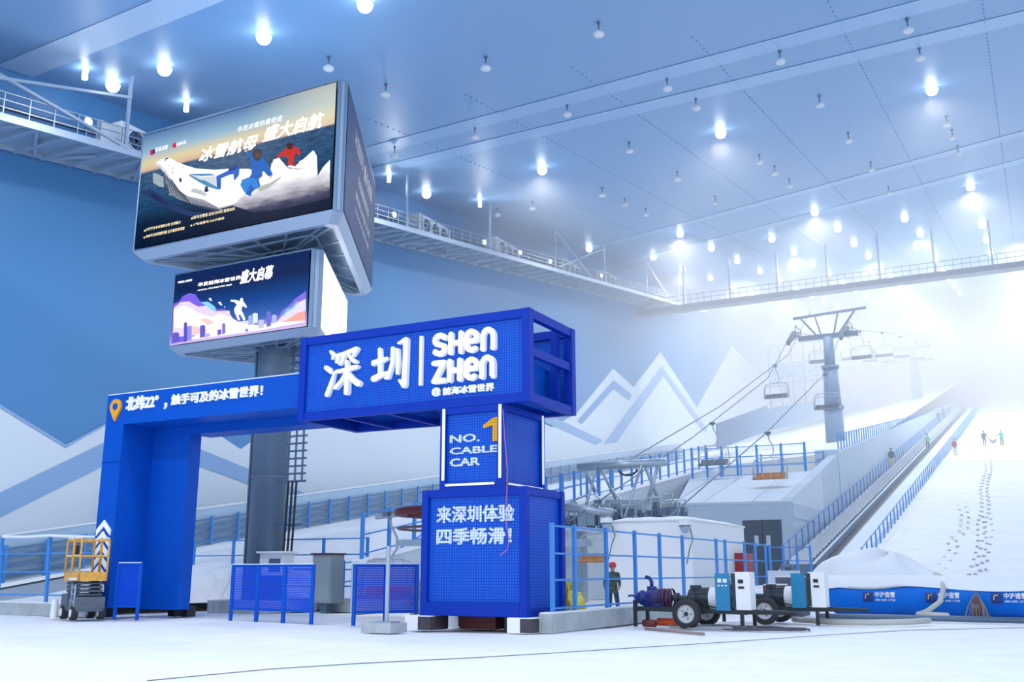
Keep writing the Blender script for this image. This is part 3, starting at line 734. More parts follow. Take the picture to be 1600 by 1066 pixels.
ptext('6°恒温雪场 365天畅滑', *trect(K2, (430, 812), (598, 762), YP), GOLD, S1, YP, .015)
flat('bullet', [[(155 + dx, 838 + dy), (161 + dx, 831 + dy), (168 + dx, 835 + dy), (162 + dx, 843 + dy)] for dx, dy in ((0, 0), (-3, 37), (255, -66), (252, -28))], GOLD, S1, K2, YP)
# ---- large side poster
p, q = side_quad(bh, 3, 0, 0, .02)
mb = MB(); mb.quad((p.x, p.y, 14.79), (q.x, q.y, 14.79), (q.x, q.y, 19.96), (p.x, p.y, 19.96))
S2 = part('screen', mb, mat('dark_poster', srgb(48, 66, 100), .6, spec=.15, emit=srgb(40, 62, 100), es=.55, noise=.2, nscale=1.5), big, label='dark navy poster on the side')
def side_text(hx, i, body, fa, fb, za, zb, m, root, off=.02, lift=.035):
    p, q = side_quad(hx, i, 0, 0, lift); d = q - p; mb = MB()
    a = p + d * fa; letters(mb, body, (a.x, a.y, za), (d.x, d.y, 0), (0, 0, 1), d.length * (fb - fa), zb - za, 0, off)
    return part('lettering', mb, m, root)
PALE = L(120, 128, 146)
for body, fa, fb, za, zb in (('冰雪航母', .22, .5, 18.5, 19.3), ('盛大启航', .54, .86, 18.4, 19.2), ('华发冰雪热雪奇迹', .36, .76, 17.3, 17.8), ('前海冰雪世界', .3, .82, 16.5, 16.9), ('365天畅滑', .3, .8, 15.9, 16.2)):
    side_text(bh, 3, body, fa, fb, za, zb, PALE, S2)
p, q = side_quad(bh, 5, 0, 0, .02)
mb = MB(); mb.quad((p.x, p.y, 14.79), (q.x, q.y, 14.79), (q.x, q.y, 19.96), (p.x, p.y, 19.96)); part('screen', mb, MATS['dark_poster'], big)
# ---- small front screen
Y2 = 29.1
KS = lambda cx, cy: (220 + cx * .2626, 380 + cy * .2627)
xl, xr = sh_[1].x + .06, sh_[2].x - .06
scr = MB(); scr.quad((xl, Y2 - .01, 10.71), (xr, Y2 - .01, 10.71), (xr, Y2 - .01, 13.75), (xl, Y2 - .01, 13.75))
def night_mat():
    m = bpy.data.materials.new('night_poster'); m.use_nodes = True; nt = m.node_tree; N = nt.nodes; K = nt.links
    b = N['Principled BSDF']; b.inputs['Base Color'].default_value = (0, 0, 0, 1); b.inputs['Specular IOR Level'].default_value = .1
    tc = N.new('ShaderNodeTexCoord'); sp = N.new('ShaderNodeSeparateXYZ'); K.new(tc.outputs['Generated'], sp.inputs[0])
    rp = N.new('ShaderNodeValToRGB'); K.new(sp.outputs[2], rp.inputs[0]); e = rp.color_ramp.elements
    stops = [(0, (210, 190, 235)), (.2, (60, 100, 180)), (.45, (20, 68, 140)), (.75, (8, 32, 78)), (1, (14, 36, 88))]
    while len(e) < len(stops): e.new(.5)
    for el, (p, c) in zip(e, stops): el.position = p; el.color = (*srgb(*c), 1)
    K.new(rp.outputs[0], b.inputs['Emission Color']); return m
for n_ in (1,):
    nm = night_mat(); nm.node_tree.nodes['Principled BSDF'].inputs['Emission Strength'].default_value = 1.0
S3 = part('screen', scr, nm, sml, label='lit night poster with snow city')
lay[0] = 0
F = lambda n, pl, c, s=1.0: flat(n, pl, L(*c, s), S3, KS, Y2)
F('cloud_wave', [[(195, 360), (225, 350), (250, 315), (290, 297), (325, 305), (345, 335), (360, 352), (395, 345), (430, 365), (455, 395), (500, 390), (530, 420), (540, 440), (600, 470), (600, 520), (180, 600)]], (120, 96, 224))
F('cloud_wave', [[(196, 385), (235, 352), (285, 346), (340, 378), (390, 372), (440, 405), (520, 402), (560, 470), (640, 460), (640, 500), (420, 540), (190, 560)]], (226, 206, 250))
F('cloud_wave', [[(196, 400), (250, 372), (300, 390), (350, 420), (420, 440), (470, 420), (530, 440), (600, 480), (420, 520), (200, 500)]], (252, 246, 255), 1.3)
F('cloud_wave', [[(350, 452), (390, 446), (440, 470), (400, 490)], [(300, 490), (350, 500), (380, 530), (300, 545)], [(460, 490), (560, 480), (620, 500), (480, 530)]], (255, 190, 190), 1.1)
F('cloud_wave', [[(355, 352), (400, 350), (440, 378), (450, 408), (420, 398), (390, 372)]], (120, 200, 236), 1.1)
F('cloud_wave', [[(815, 445), (840, 400), (880, 372), (920, 330), (984, 285), (980, 430), (900, 470), (820, 480)]], (128, 110, 224))
F('cloud_wave', [[(812, 465), (850, 420), (900, 392), (940, 352), (982, 330), (981, 410), (900, 450), (830, 476)]], (216, 206, 250), 1.1)
F('cloud_wave', [[(820, 478), (880, 450), (930, 415), (981, 400), (975, 465), (900, 480)], ], (250, 160, 150), 1.1)
F('cloud_wave', [[(840, 430), (870, 392), (900, 380), (930, 345), (936, 352), (905, 392), (870, 410), (850, 436)]], (110, 190, 240), 1.1)
F('snow_ground', [[(300, 560), (520, 470), (620, 478), (700, 490), (800, 470), (976, 462), (976, 470), (700, 520), (300, 575)]], (255, 236, 236), 1.2)
for (a, b, c, d, col) in ((256, 470, 276, 590, (88, 84, 190)), (276, 490, 303, 582, (150, 140, 226)), (352, 486, 384, 565, (100, 92, 196)), (380, 535, 412, 562, (180, 170, 236)), (456, 512, 480, 550, (110, 100, 206)), (484, 475, 503, 545, (124, 112, 214)), (190, 530, 228, 590, (96, 90, 190)), (640, 428, 662, 490, (150, 176, 240)), (665, 415, 696, 480, (214, 226, 255)), (748, 405, 775, 500, (110, 110, 210)), (700, 455, 732, 510, (190, 190, 246)), (780, 425, 808, 480, (170, 180, 240)), (622, 508, 640, 530, (120, 120, 214))):
    F('tower_block', [[(a, b + 6), (b and (a + c) / 2, b), (c, b + 4), (c, d - 8), (a, d)]], col, 1.0)
F('snowboarder', [[(534, 338), (560, 338), (590, 345), (592, 330), (606, 326), (608, 344), (630, 376), (628, 386), (604, 372), (598, 400), (610, 420), (622, 452), (612, 462), (594, 428), (580, 424), (590, 460), (578, 456), (558, 410), (556, 390), (572, 366), (556, 350), (538, 348)]], (255, 250, 255), 1.5)
F('snow_fleck', [[(404, 330), (416, 326), (424, 345), (412, 342)], [(460, 350), (474, 350), (486, 372), (470, 366)], [(518, 400), (530, 408), (526, 416)], [(496, 376), (502, 378), (500, 386)]], (255, 255, 255), 1.2)
WW = L(255, 255, 255, 1.3)
def st3(body, a, b, off=.02, shear=0.0): return ptext(body, *trect(KS, a, b, Y2), WW, S3, Y2, off, shear)
st3('华发前海冰雪世界', (342, 262), (600, 192), .03)
st3('HUAFA PROPERTIES 2025', (342, 287), (546, 243), .02)
st3('盛大启幕', (592, 246), (795, 128), .035, .2)
st3('华发股份 | 冰雪世界', (224, 244), (310, 214), .03)
# ---- small side screen, glaring white
p, q = side_quad(sh_, 3, 0, 0, .02)
mb = MB(); mb.quad((p.x, p.y, 10.71), (q.x, q.y, 10.71), (q.x, q.y, 13.75), (p.x, p.y, 13.75))
S4 = part('screen', mb, L(254, 255, 255, 2.2), sml, label='glaring white lit screen on the side')
for body, fa, fb, za, zb, c in (('冰雪世界', .1, .75, 12.5, 13.0, (255, 214, 226)), ('2025盛大启幕', .1, .75, 11.85, 12.2, (212, 204, 240)), ('HUAFA', .3, .5, 11.0, 11.25, (255, 180, 190))):
    side_text(sh_, 3, body, fa, fb, za, zb, L(*c, 1.0), S4)
mb = MB(); d = q - p
for (f1, z1_, f2, z2_, w) in ((.8, 13.2, .83, 12.6, .03), (.83, 12.6, .8, 12.3, .05), (.8, 12.3, .86, 12.0, .04), (.86, 12.0, .84, 10.8, .025)):
    a, b = p + d * f1, p + d * f2; nn = Vector((d.y, -d.x)).normalized() * -.02
    o = Vector((d.normalized().x, d.normalized().y, 0)) * w
    n3 = Vector((.01, -.005, 0)) * 2
    mb.quad(Vector((a.x, a.y, z1_)) - o + n3, Vector((a.x, a.y, z1_)) + o + n3, Vector((b.x, b.y, z2_)) + o + n3, Vector((b.x, b.y, z2_)) - o + n3)
part('figure_sketch', mb, L(150, 170, 200), S4)
p, q = side_quad(sh_, 5, 0, 0, .02)
mb = MB(); mb.quad((p.x, p.y, 10.71), (q.x, q.y, 10.71), (q.x, q.y, 13.75), (p.x, p.y, 13.75)); part('screen', mb, L(230, 236, 250), sml)
for o in (big, sml): o['group'] = 'three-sided displays'

# ================================================================== BLUE GATE AND SIGN TOWER
gate = thing('entrance_gate', 'tall bright blue portal gate joined to a sign tower with white lettering', 'gate', (-20, 24, 0))
mb = MB()
mb.box(-28.95, -28.05, 24, 26.4, .32, 7.58); part('pillar', mb, BLUE, gate)
mb = MB(); mb.box(-28.05, -26.3, 25.4, 25.95, .25, 6.52); part('pillar_core', mb, BLUE, gate)
mb = MB(); mb.box(-28.05, -19.45, 24, 26.4, 6.5, 7.58); part('lintel', mb, BLUE, gate)
mb = MB(); mb.box(-26.3, -19.45, 25.4, 26.39, 6.2, 6.52); part('lintel_soffit', mb, BLUE, gate)
mb = MB(); mb.box(-28.95, -19.45, 24.0, 24.1, 7.58, 7.61); mb.box(-28.95, -19.45, 26.3, 26.4, 7.58, 7.61); part('snow_edge', mb, FROST, gate)
mb = MB()
for x, y in ((-28.7, 24.6), (-27.2, 26.2), (-26.6, 26.2)): mb.box(x - .15, x + .15, y - .2, y + .2, 0, .35)
part('foot', mb, DARK, gate)
mb = MB()
for z in (2.75, 5.2): mb.box(-28.96, -28.05, 23.985, 24, z, z + .02)
part('panel_joint', mb, BLUED, gate)
KG = lambda cx, cy: (cx * .394, 580 + cy * .394)
def gtext(body, a, b, y, m, conv=None, ext=.05, off=.03, shear=0, name='lettering', sp=1.0):
    conv = conv or (lambda *q: q); p, q = P(*conv(*a), y=y), P(*conv(*b), y=y); mb = MB()
    letters(mb, body, (p.x, y, p.z), (1, 0, 0), (0, 0, 1), q.x - p.x, q.z - p.z, ext, off, shear, sp); return part(name, mb, m, gate)
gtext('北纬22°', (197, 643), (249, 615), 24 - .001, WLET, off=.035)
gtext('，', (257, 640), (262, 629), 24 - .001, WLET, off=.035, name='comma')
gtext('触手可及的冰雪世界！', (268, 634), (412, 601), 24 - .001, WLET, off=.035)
# map pin
pc = P(182.5, 636, y=24); mb = MB()
ring = [(pc.x + .27 * math.cos(t), pc.z + .27 * math.sin(t)) for t in [math.radians(-35 + 250 * i / 24) for i in range(25)]]
out = ring + [(pc.x, pc.z - .52)]
inn = [(pc.x + .12 * math.cos(2 * PI * i / 20), pc.z + .12 * math.sin(2 * PI * i / 20)) for i in range(20)]
mb.prism([(x, 23.93, z) for x, z in out], [(x, 24.0, z) for x, z in out]); pin = part('map_pin', mb, ORANGE, gate)
mb = MB(); mb.prism([(x, 23.92, z) for x, z in inn], [(x, 24, z) for x, z in inn]); part('pin_centre', mb, BLUE, pin)
# chevrons climbing the pillar
for k in range(6):
    c = P(163 - k * 2.2, 826 + k * 17.5, y=24); w, h, t = .34, .24, .2; mb = MB()
    pts = [(c.x - w, c.z - h), (c.x, c.z + .08), (c.x + w, c.z - h), (c.x + w, c.z - h + t), (c.x, c.z + .08 + t), (c.x - w, c.z - h + t)]
    for a in ((0, 1, 4, 5), (1, 2, 3, 4)):
        mb.prism([(pts[i][0], 23.95, pts[i][1]) for i in a], [(pts[i][0], 24.0, pts[i][1]) for i in a])
    part('chevron', mb, WLET, gate)
# --- framed boxes of the tower
def framed(x0, x1, y0, y1, z0, z1, w, nm, left=True, right=True, back=True, midx=None):
    mb = MB()
    for x in (x0, x1 - w):
        for y in (y0, y1 - w): mb.box(x, x + w, y, y + w, z0, z1)
    for z in (z0, z1 - w):
        for y in (y0, y1 - w): mb.box(x0 + w, x1 - w, y + .02, y + w - .02, z, z + w)
        for x in (x0, x1 - w): mb.box(x + .02, x + w - .02, y0 + w, y1 - w, z, z + w)
    fr = part(nm + '_frame', mb, BLUED, gate)
    mb = MB(); mb.box(x0 + w, x1 - w, y0 + .1, y0 + .14, z0 + w, z1 - w); part('mesh_panel', mb, MESHB, gate)
    if right: mb = MB(); mb.box(x1 - .14, x1 - .1, y0 + w, y1 - w, z0 + w, z1 - w); part('mesh_panel', mb, MESHB, gate)
    if left: mb = MB(); mb.box(x0 + .1, x0 + .14, y0 + w, y1 - w, z0 + w, z1 - w); part('mesh_panel', mb, MESHB, gate)
    if back: mb = MB(); mb.box(x0 + w, x1 - w, y1 - .14, y1 - .1, z0 + w, z1 - w); part('mesh_panel', mb, MESHB, gate)
    return fr
# lower block
framed(-15.0, -11.82, 23, 25.35, .38, 3.66, .2, 'base')
mb = MB(); mb.box(-14.8, -12.02, 23.1, 25.2, 3.5, 3.62); part('base_roof', mb, BLUED, gate)
mb = MB(); mb.box(-14.8, -12.02, 23.12, 23.16, .9, .96); mb.box(-14.8, -12.02, 22.99, 23.05, .40, .72); part('base_skirt', mb, BLUED, gate)
gtext('来深圳体验', (682, 818), (804, 787), 23.09, WHITEMESH, ext=.015, off=.035)
gtext('四季畅滑！', (682, 852), (800, 823), 23.09, WHITEMESH, ext=.015, off=.035)
# column
framed(-14.45, -12.5, 23, 25.5, 3.66, 5.87, .17, 'column')
q_ = [P(a_, b_, y=23) for a_, b_ in ((767, 653), (777, 650), (776.5, 688), (767, 689.5), (767.5, 664), (753, 669), (753, 664))]
mb = MB(); mb.prism([(v.x, 23.07, v.z) for v in q_], [(v.x, 23.09, v.z) for v in q_]); part('numeral', mb, ORANGEMESH, gate)
gtext('NO.', (703, 693), (750, 677), 23.09, WHITEMESH, ext=.015, off=.035)
gtext('CABLE', (703, 711), (778, 695), 23.09, WHITEMESH, ext=.015, off=.035)
gtext('CAR', (703, 730), (750, 714), 23.09, WHITEMESH, ext=.015, off=.035)
TUBE = mat('tube_white', (.85, .87, .9), .3, emit=(.9, .95, 1), es=.25)
for x in (-14.33, -12.58):
    mb = MB(); mb.box(x - .035, x + .035, 22.96, 23.0, 3.9, 5.85); part('light_strip', mb, TUBE, gate)
mb = MB(); mb.box(-14.25, -12.75, 22.96, 23.0, 3.74, 3.8); part('light_strip', mb, TUBE, gate)
for y in (25.35,):
    mb = MB(); mb.box(-12.5, -12.46, y - .03, y + .03, 3.9, 5.85); part('light_strip', mb, TUBE, gate)
mb = MB(); mb.box(-12.5, -12.46, 23.3, 25.3, 3.74, 3.79); part('light_strip', mb, TUBE, gate)
# sign box
X0, X1, Z0, Z1, Yb0, Yb1 = -19.5, -11.7, 5.88, 8.42, 23, 25.95
fw = .24; mb = MB()
for x in (X0, X1 - fw):
    for y in (Yb0, Yb1 - fw): mb.box(x, x + fw, y, y + fw, Z0, Z1)
for z in (Z0, Z1 - fw):
    for y in (Yb0, Yb1 - fw): mb.box(X0 + fw, X1 - fw, y + .02, y + fw - .02, z, z + fw)
    for x in (X0, X1 - fw): mb.box(x + .02, x + fw - .02, Yb0 + fw, Yb1 - fw, z, z + fw)
mb.box(X1 - fw + .04, X1 - .04, Yb0 + fw, Yb1 - fw, 7.15, 7.38)          # mid rail at the open end
for y in (Yb0 + .36, Yb1 - .62): mb.box(X1 - .5, X1 - .3, y, y + .18, Z0 + fw, Z1 - fw)
for x in (-18, -16.4, -14.8, -13.2): mb.box(x, x + .14, Yb0 + .3, Yb1 - .3, Z0, Z0 + .14)
part('sign_box_frame', mb, BLUED, gate)
mb = MB(); mb.box(X0 + fw, X1 - fw, Yb0 + .09, Yb0 + .13, Z0 + fw, Z1 - fw); part('mesh_panel', mb, MESHB, gate)
mb = MB(); mb.box(X0 + fw, X1 - fw, Yb1 - .13, Yb1 - .09, Z0 + fw, Z1 - fw); part('mesh_panel', mb, MESHB, gate)
mb = MB(); mb.box(X1 - .75, X1 - .71, Yb0 + fw, Yb1 - fw, Z0 + .1, 7.2); part('end_panel', mb, BLUE, gate)
mb = MB(); mb.box(X0 + .08, X0 + .12, Yb0 + fw, Yb1 - fw, Z0 + fw, Z1 - fw); part('end_panel', mb, BLUE, gate)
mb = MB(); mb.box(X0 + fw, X1 - 2.6, Yb0 + .2, Yb1 - .2, Z1 - .2, Z1 - .12); part('sign_box_roof', mb, BLUE, gate)
mb = MB(); mb.box(X0 + .5, X0 + 4.2, 24.9, 25.6, Z0 + .5, Z0 + .56); part('inner_walkway', mb, PERF, gate)
# 3-D lettering on the sign box: calligraphy strokes traced on the sign plane
K4 = lambda cx, cy: (440 + cx * .3002, 460 + cy * .3002)
def brush(polys, y0=22.88, y1=23.08):
    for pl in polys:
        q = [P(*K4(a, b), y=23) for a, b in pl]; mb.prism([(v.x, y0, v.z) for v in q], [(v.x, y1, v.z) for v in q])
def bstroke(pts, w):
    """brush stroke with round caps; widths per point, in the zoomed picture of the sign"""
    c = [P(*K4(a, b), y=23) for a, b in pts]; sc = .3002 * 23 / FOC * 1.12
    n = len(pts); ws = w if isinstance(w, (list, tuple)) else [w] * n
    for i in range(n - 1):
        a, b = c[i], c[i + 1]; d = Vector((b.x - a.x, b.z - a.z)); nn = Vector((-d.y, d.x)).normalized()
        wa, wb = ws[i] * sc / 2, ws[i + 1] * sc / 2
        q = [(a.x + nn.x * wa, a.z + nn.y * wa), (a.x - nn.x * wa, a.z - nn.y * wa), (b.x - nn.x * wb, b.z - nn.y * wb), (b.x + nn.x * wb, b.z + nn.y * wb)]
        yf = lift(22.98); mb.prism([(x, yf, z) for x, z in q], [(x, 23.1, z) for x, z in q])
    for p, ww in zip(c, ws):
        r = ww * sc / 2; q = [(p.x + r * math.cos(2 * PI * i / 14), p.z + r * math.sin(2 * PI * i / 14)) for i in range(14)]
        yf = lift(22.98); mb.prism([(x, yf, z) for x, z in q], [(x, 23.1, z) for x, z in q])
mb = MB()      # shen
bstroke([(256, 298), (272, 318), (266, 334)], [16, 26, 16])
bstroke([(232, 382), (250, 396), (258, 408)], [26, 30, 18])
bstroke([(238, 522), (258, 470), (276, 410)], [30, 28, 14])
bstroke([(290, 352), (298, 318), (320, 312), (360, 296), (392, 286), (376, 320)], [22, 24, 22, 24, 30, 14])
bstroke([(330, 318), (318, 350), (306, 366)], [18, 20, 14])
bstroke([(352, 318), (372, 344), (388, 352)], [16, 22, 24])
bstroke([(290, 404), (330, 396), (378, 382), (396, 378)], [20, 24, 26, 22])
bstroke([(344, 352), (346, 430), (342, 512)], [20, 28, 32])
bstroke([(340, 408), (318, 452), (286, 488)], [18, 24, 22])
bstroke([(352, 412), (376, 446), (404, 466)], [18, 30, 36])
part('large_character', mb, WLET, gate)
mb = MB()      # zhen
bstroke([(478, 362), (530, 342), (548, 334)], [28, 28, 20])
bstroke([(512, 288), (514, 360), (512, 420)], [24, 30, 26])
bstroke([(480, 440), (520, 420), (558, 408)], [36, 30, 20])
bstroke([(580, 282), (578, 360), (556, 432), (542, 438)], [22, 26, 24, 14])
bstroke([(606, 290), (608, 360), (604, 412)], [20, 24, 16])
bstroke([(650, 238), (648, 330), (640, 474)], [32, 32, 34])
bstroke([(640, 474), (618, 450)], [32, 16])
bstroke([(612, 256), (650, 238)], [12, 30])
part('large_character', mb, WLET, gate)
mb = MB(); a, b = P(*K4(727, 218), y=23), P(*K4(721, 474), y=23); mb.box(a.x - .045, a.x + .045, 22.98, 23.1, b.z, a.z); part('divider_bar', mb, WLET, gate)
def latin(word, a, b, w):
    """rounded capitals built from strokes, in the rectangle a..b of the zoomed sign"""
    p, q = P(*K4(*a), y=23), P(*K4(*b), y=23); n = len(word); W_, H_ = (q.x - p.x), (q.z - p.z); cw = W_ / n
    S_ = {'S': [arc(.5, .72, .38, .23, 20, 270, 10) + arc(.5, .27, .38, .22, 90, -160, 10)],
          'H': [[(.13, .06), (.13, .94)], [(.87, .06), (.87, .94)], [(.13, .5), (.87, .5)]],
          'e': [[(.15, .5), (.85, .5), (.86, .62)] + arc(.5, .62, .36, .32, 0, 180, 10) + arc(.5, .36, .36, .3, 180, 310, 8)],
          'n': [[(.13, .06), (.13, .6)] + arc(.5, .6, .37, .34, 180, 0, 12) + [(.87, .06)]],
          'Z': [[(.12, .93), (.86, .93), (.14, .07), (.9, .07)]]}
    for k, ch in enumerate(word):
        mb = MB()
        for st_ in S_[ch]:
            pts = [(p.x + cw * (k + .06 + .86 * u), p.z + H_ * v) for u, v in st_]
            stroke(mb, pts, w, 22.99, 23.1, lambda x, z, y: (x, y, z))
        part('letter', mb, WLET, gate)
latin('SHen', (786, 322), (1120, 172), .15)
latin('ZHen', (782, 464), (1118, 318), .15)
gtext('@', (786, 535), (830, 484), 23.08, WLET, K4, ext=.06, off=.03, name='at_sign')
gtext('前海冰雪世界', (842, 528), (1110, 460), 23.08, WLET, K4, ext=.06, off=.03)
# red wire hanging down the tower
mb = MB(); w = [P(*c, y=22.93) for c in ((786, 640), (789, 690), (793, 735), (792, 770), (790, 800), (792, 825), (796, 845), (792, 860), (781, 868))]
part('hanging_wire', mb.tube(w, .012, 5), mat('wire_pink', srgb(190, 110, 150), .5), gate)
# footings
def block(x0, x1, y0, y1, z1, lab, face):
    r = thing('concrete_block', lab, 'concrete block', ((x0 + x1) / 2, (y0 + y1) / 2, 0), 'footing blocks of the sign tower')
    mb = MB(); mb.box(x0, x1, y0, y1, 0, z1); part('body', mb, FROST, r, bevel=.02)
    mb = MB(); mb.box(x0 + (x1 - x0) * .54, x1 + .005, y0 - .01, y1 + .01, .02, z1 - .02); part('dark_face', mb, mat('stained_dark', srgb(70, 66, 74), .8, noise=.3, nscale=4), r)
    return r
block(-15.35, -14.55, 22.8, 23.7, .38, 'pale concrete footing block under the front corner of the tower nearest the gate pillar', 0)
block(-12.3, -11.6, 22.85, 23.6, .38, 'half white half black concrete footing block under the tower corner by the kerb', 0)
block(-15.2, -14.5, 24.7, 25.5, .38, 'greenish white concrete footing block at the back of the tower', 0)
r = thing('steel_box', 'dark red steel ballast box lying under the sign tower', 'box', (-13.6, 24.3, 0))
mb = MB(); mb.box(-14.3, -13.2, 23.9, 24.9, .02, .4); part('body', mb, DRED, r); mb = MB(); mb.box(-13.1, -12.5, 24.2, 24.9, .0, .36); part('dark_end', mb, STEELD, r)

# ================================================================== PERFORATED BARRIERS
def barrier(lab, x0, x1, y0, y1, np_, zt=1.72, zb=.36):
    """stands from (x0,y0) to (x1,y1)"""
    r = thing('perforated_barrier', lab, 'barrier', ((x0 + x1) / 2, (y0 + y1) / 2, 0), 'blue perforated barriers')
    A_, B_ = Vector((x0, y0, 0)), Vector((x1, y1, 0)); up = Vector((0, 0, 1))
    for k in range(np_ + 1):
        p = A_.lerp(B_, k / np_); mb = MB(); d = (B_ - A_).normalized() * .07
        mb.bar(p, p + up * zt, .13 if 0 < k < np_ else .11, .06); part('post', mb, BLUE, r)
    for z in (zb, zt - .03):
        mb = MB(); mb.bar(A_ + up * z, B_ + up * z, .07, .06); part('rail', mb, BLUE, r)
    for k in range(np_):
        p, q = A_.lerp(B_, k / np_), A_.lerp(B_, (k + 1) / np_); n = Vector((0, .012, 0)); mb = MB()
        mb.prism([p + up * zb - n, q + up * zb - n, q + up * zb + n, p + up * zb + n], [p + up * zt - n, q + up * zt - n, q + up * zt + n, p + up * zt + n]); part('panel', mb, PERF, r)
    mb = MB(); mb.bar(A_ + up * (zt + .015), B_ + up * (zt + .015), .05, .03); part('snow_cap', mb, FROST, r)
    return r
a, b = P(360, 970, z=0), P(486, 976, z=0); barrier('wide blue perforated barrier of three panels in front of the grey mast', a.x, b.x, a.y, b.y, 3)
a, b = P(552, 978, z=0), P(650, 976, z=0); barrier('blue perforated barrier of two panels beside the sign tower', a.x, b.x, a.y, b.y, 2)
a, b = P(179, 963, y=23.4), P(214, 965, y=23.4); barrier('small single-panel blue barrier between the scissor lift and the gate pillar', a.x, b.x, 23.4, 23.4, 1, 1.78, .42)

# signpost
q = P(588, 990, z=0); r = thing('signpost', 'thin grey post in a square concrete block before the two-panel barrier', 'post', (q.x, q.y + .3, 0))
mb = MB(); mb.box(q.x - .48, q.x + .42, q.y, q.y + .75, 0, .24); part('concrete_base', mb, CONC, r, bevel=.015)
mb = MB(); mb.cyl((q.x + .02, q.y + .4, .24), (q.x + .02, q.y + .4, 2.15), .055, n=10); part('post', mb, GALV, r)
mb = MB(); mb.box(q.x - .25, q.x + .3, q.y + .2, q.y + .6, .24, .27); part('base_plate', mb, GALV, r)

# ================================================================== KERBS AND FENCES
def kerb(lab, x0, x1, y0, y1, z1, z0=0):
    mb = MB(); mb.box(x0, x1, y0, y1, z0, z1); n = max(1, int(max(x1 - x0, y1 - y0) / 2.4))
    o = mb.build('concrete_kerb', CONC, loc=((x0 + x1) / 2, (y0 + y1) / 2, 0)); tag(o, lab, 'kerb', 'concrete kerbs')
    mb = MB(); mb.box(x0 + .02, x1 - .02, y0 + .02, y1 - .02, z1, z1 + .035); c = mb.build('snow_cap', FROST, o, loc=((x0 + x1) / 2, (y0 + y1) / 2, 0))
    return o
kerb('low concrete kerb under the blue fence behind the scissor lift', -39, -29.3, 24.2, 24.6, .42)
kerb('low concrete kerb under the blue fence behind the gate opening', -34, -23.1, 33.0, 33.4, .44)
kerb('long concrete kerb running back from the sign tower under the blue fence', -11.6, -11.25, 23.25, 47, .47)
def fence(lab, posts, rails, top, group='blue railings', name='railing', pw=.1, rw=.05, base=None, lean=0, mt=None):
    """posts: list of (x,y,z) feet; rails: heights above the feet"""
    mt = mt or FENCE
    r = thing(name, lab, 'railing', posts[0], group)
    P_ = [Vector(p) for p in posts]
    for p in P_:
        mb = MB(); mb.bar(p, p + Vector((lean, 0, top)), pw, pw); part('post', mb, mt, r)
    for h in rails:
        mb = MB()
        for p, q in zip(P_, P_[1:]): mb.bar(p + Vector((lean * h / top, 0, h)), q + Vector((lean * h / top, 0, h)), rw, rw)
        part('rail', mb, mt, r)
    return r
ys = [P(x, 900, x=-11.42).y for x in (863, 898, 948, 993, 1032, 1068, 1121, 1135, 1165, 1182, 1198)]
fence('tall blue four-rail fence on the kerb running back beside the worker', [(-11.42, y, .47) for y in ys], (.12, .83, 1.5, 2.2), 2.28)
k2 = fence('blue railing turning off at the far end of the kerb by the dark door', [(-11.42 + .0 + i * .5, ys[-1] + .8 + i * .5, .1) for i in range(4)], (.5, 1.2, 1.9, 2.5), 2.6)
fence('blue three-rail fence on the kerb behind the gate opening', [(x, 33.2, .44) for x in (-33.6, -31.3, -28.6, -26.4, -24.2)], (.5, 1.15, 1.75, 2.38), 2.42)
fence('blue three-rail fence on the kerb behind the scissor lift', [(x, 24.4, .4) for x in (-34.3, -31.65, -29.3)], (.3, 1.1, 1.75, 2.35), 2.42, lean=-.12)
mb = MB(); mb.tube([(-31.7, 24.33, 2.77), (-30.6, 24.33, 2.72), (-29.3, 24.33, 2.68)], .05); mb.tube([(-34.3, 24.33, 2.77), (-33, 24.33, 2.74), (-31.7, 24.33, 2.77)], .05)
o = mb.build('snow_ledge', FROST, loc=(-31, 24.33, 2.7)); tag(o, 'strip of snow lying on the top rail behind the scissor lift', 'snow')

# ramp wall with its fence
def ramp_z(y): return 1.75 + .168 * (y - 30.4)
mb = MB(); mb.prism([(-23, 30.6, 0), (-22.6, 30.6, 0), (-22.6, 76, 0), (-23, 76, 0)], [(-23, 30.6, ramp_z(30.6)), (-22.6, 30.6, ramp_z(30.6)), (-22.6, 76, ramp_z(76)), (-23, 76, ramp_z(76))])
struct('wall_ramp', mb, CONCW)
mb = MB(); mb.prism([(-23.05, 30.6, ramp_z(30.6)), (-22.55, 30.6, ramp_z(30.6)), (-22.55, 76, ramp_z(76)), (-23.05, 76, ramp_z(76))], [(-23.0, 30.6, ramp_z(30.6) + .12), (-22.6, 30.6, ramp_z(30.6) + .12), (-22.6, 76, ramp_z(76) + .12), (-23.0, 76, ramp_z(76) + .12)])
struct('trim_6', mb, FROST)
yy = []; y = 31.0
while y < 75: yy.append(y); y += 1.75
fence('blue fence climbing along the top of the grey ramp wall', [(-22.85, y, ramp_z(y)) for y in yy], (.3, 1.0, 1.75), 1.85, pw=.12)
yy = [33 + i * 2.6 for i in range(12)]
fence('second blue railing a little behind the ramp wall fence', [(-25.2, y, hill_z(-25.2, y)) for y in yy], (.75, 1.5), 1.6, pw=.1)

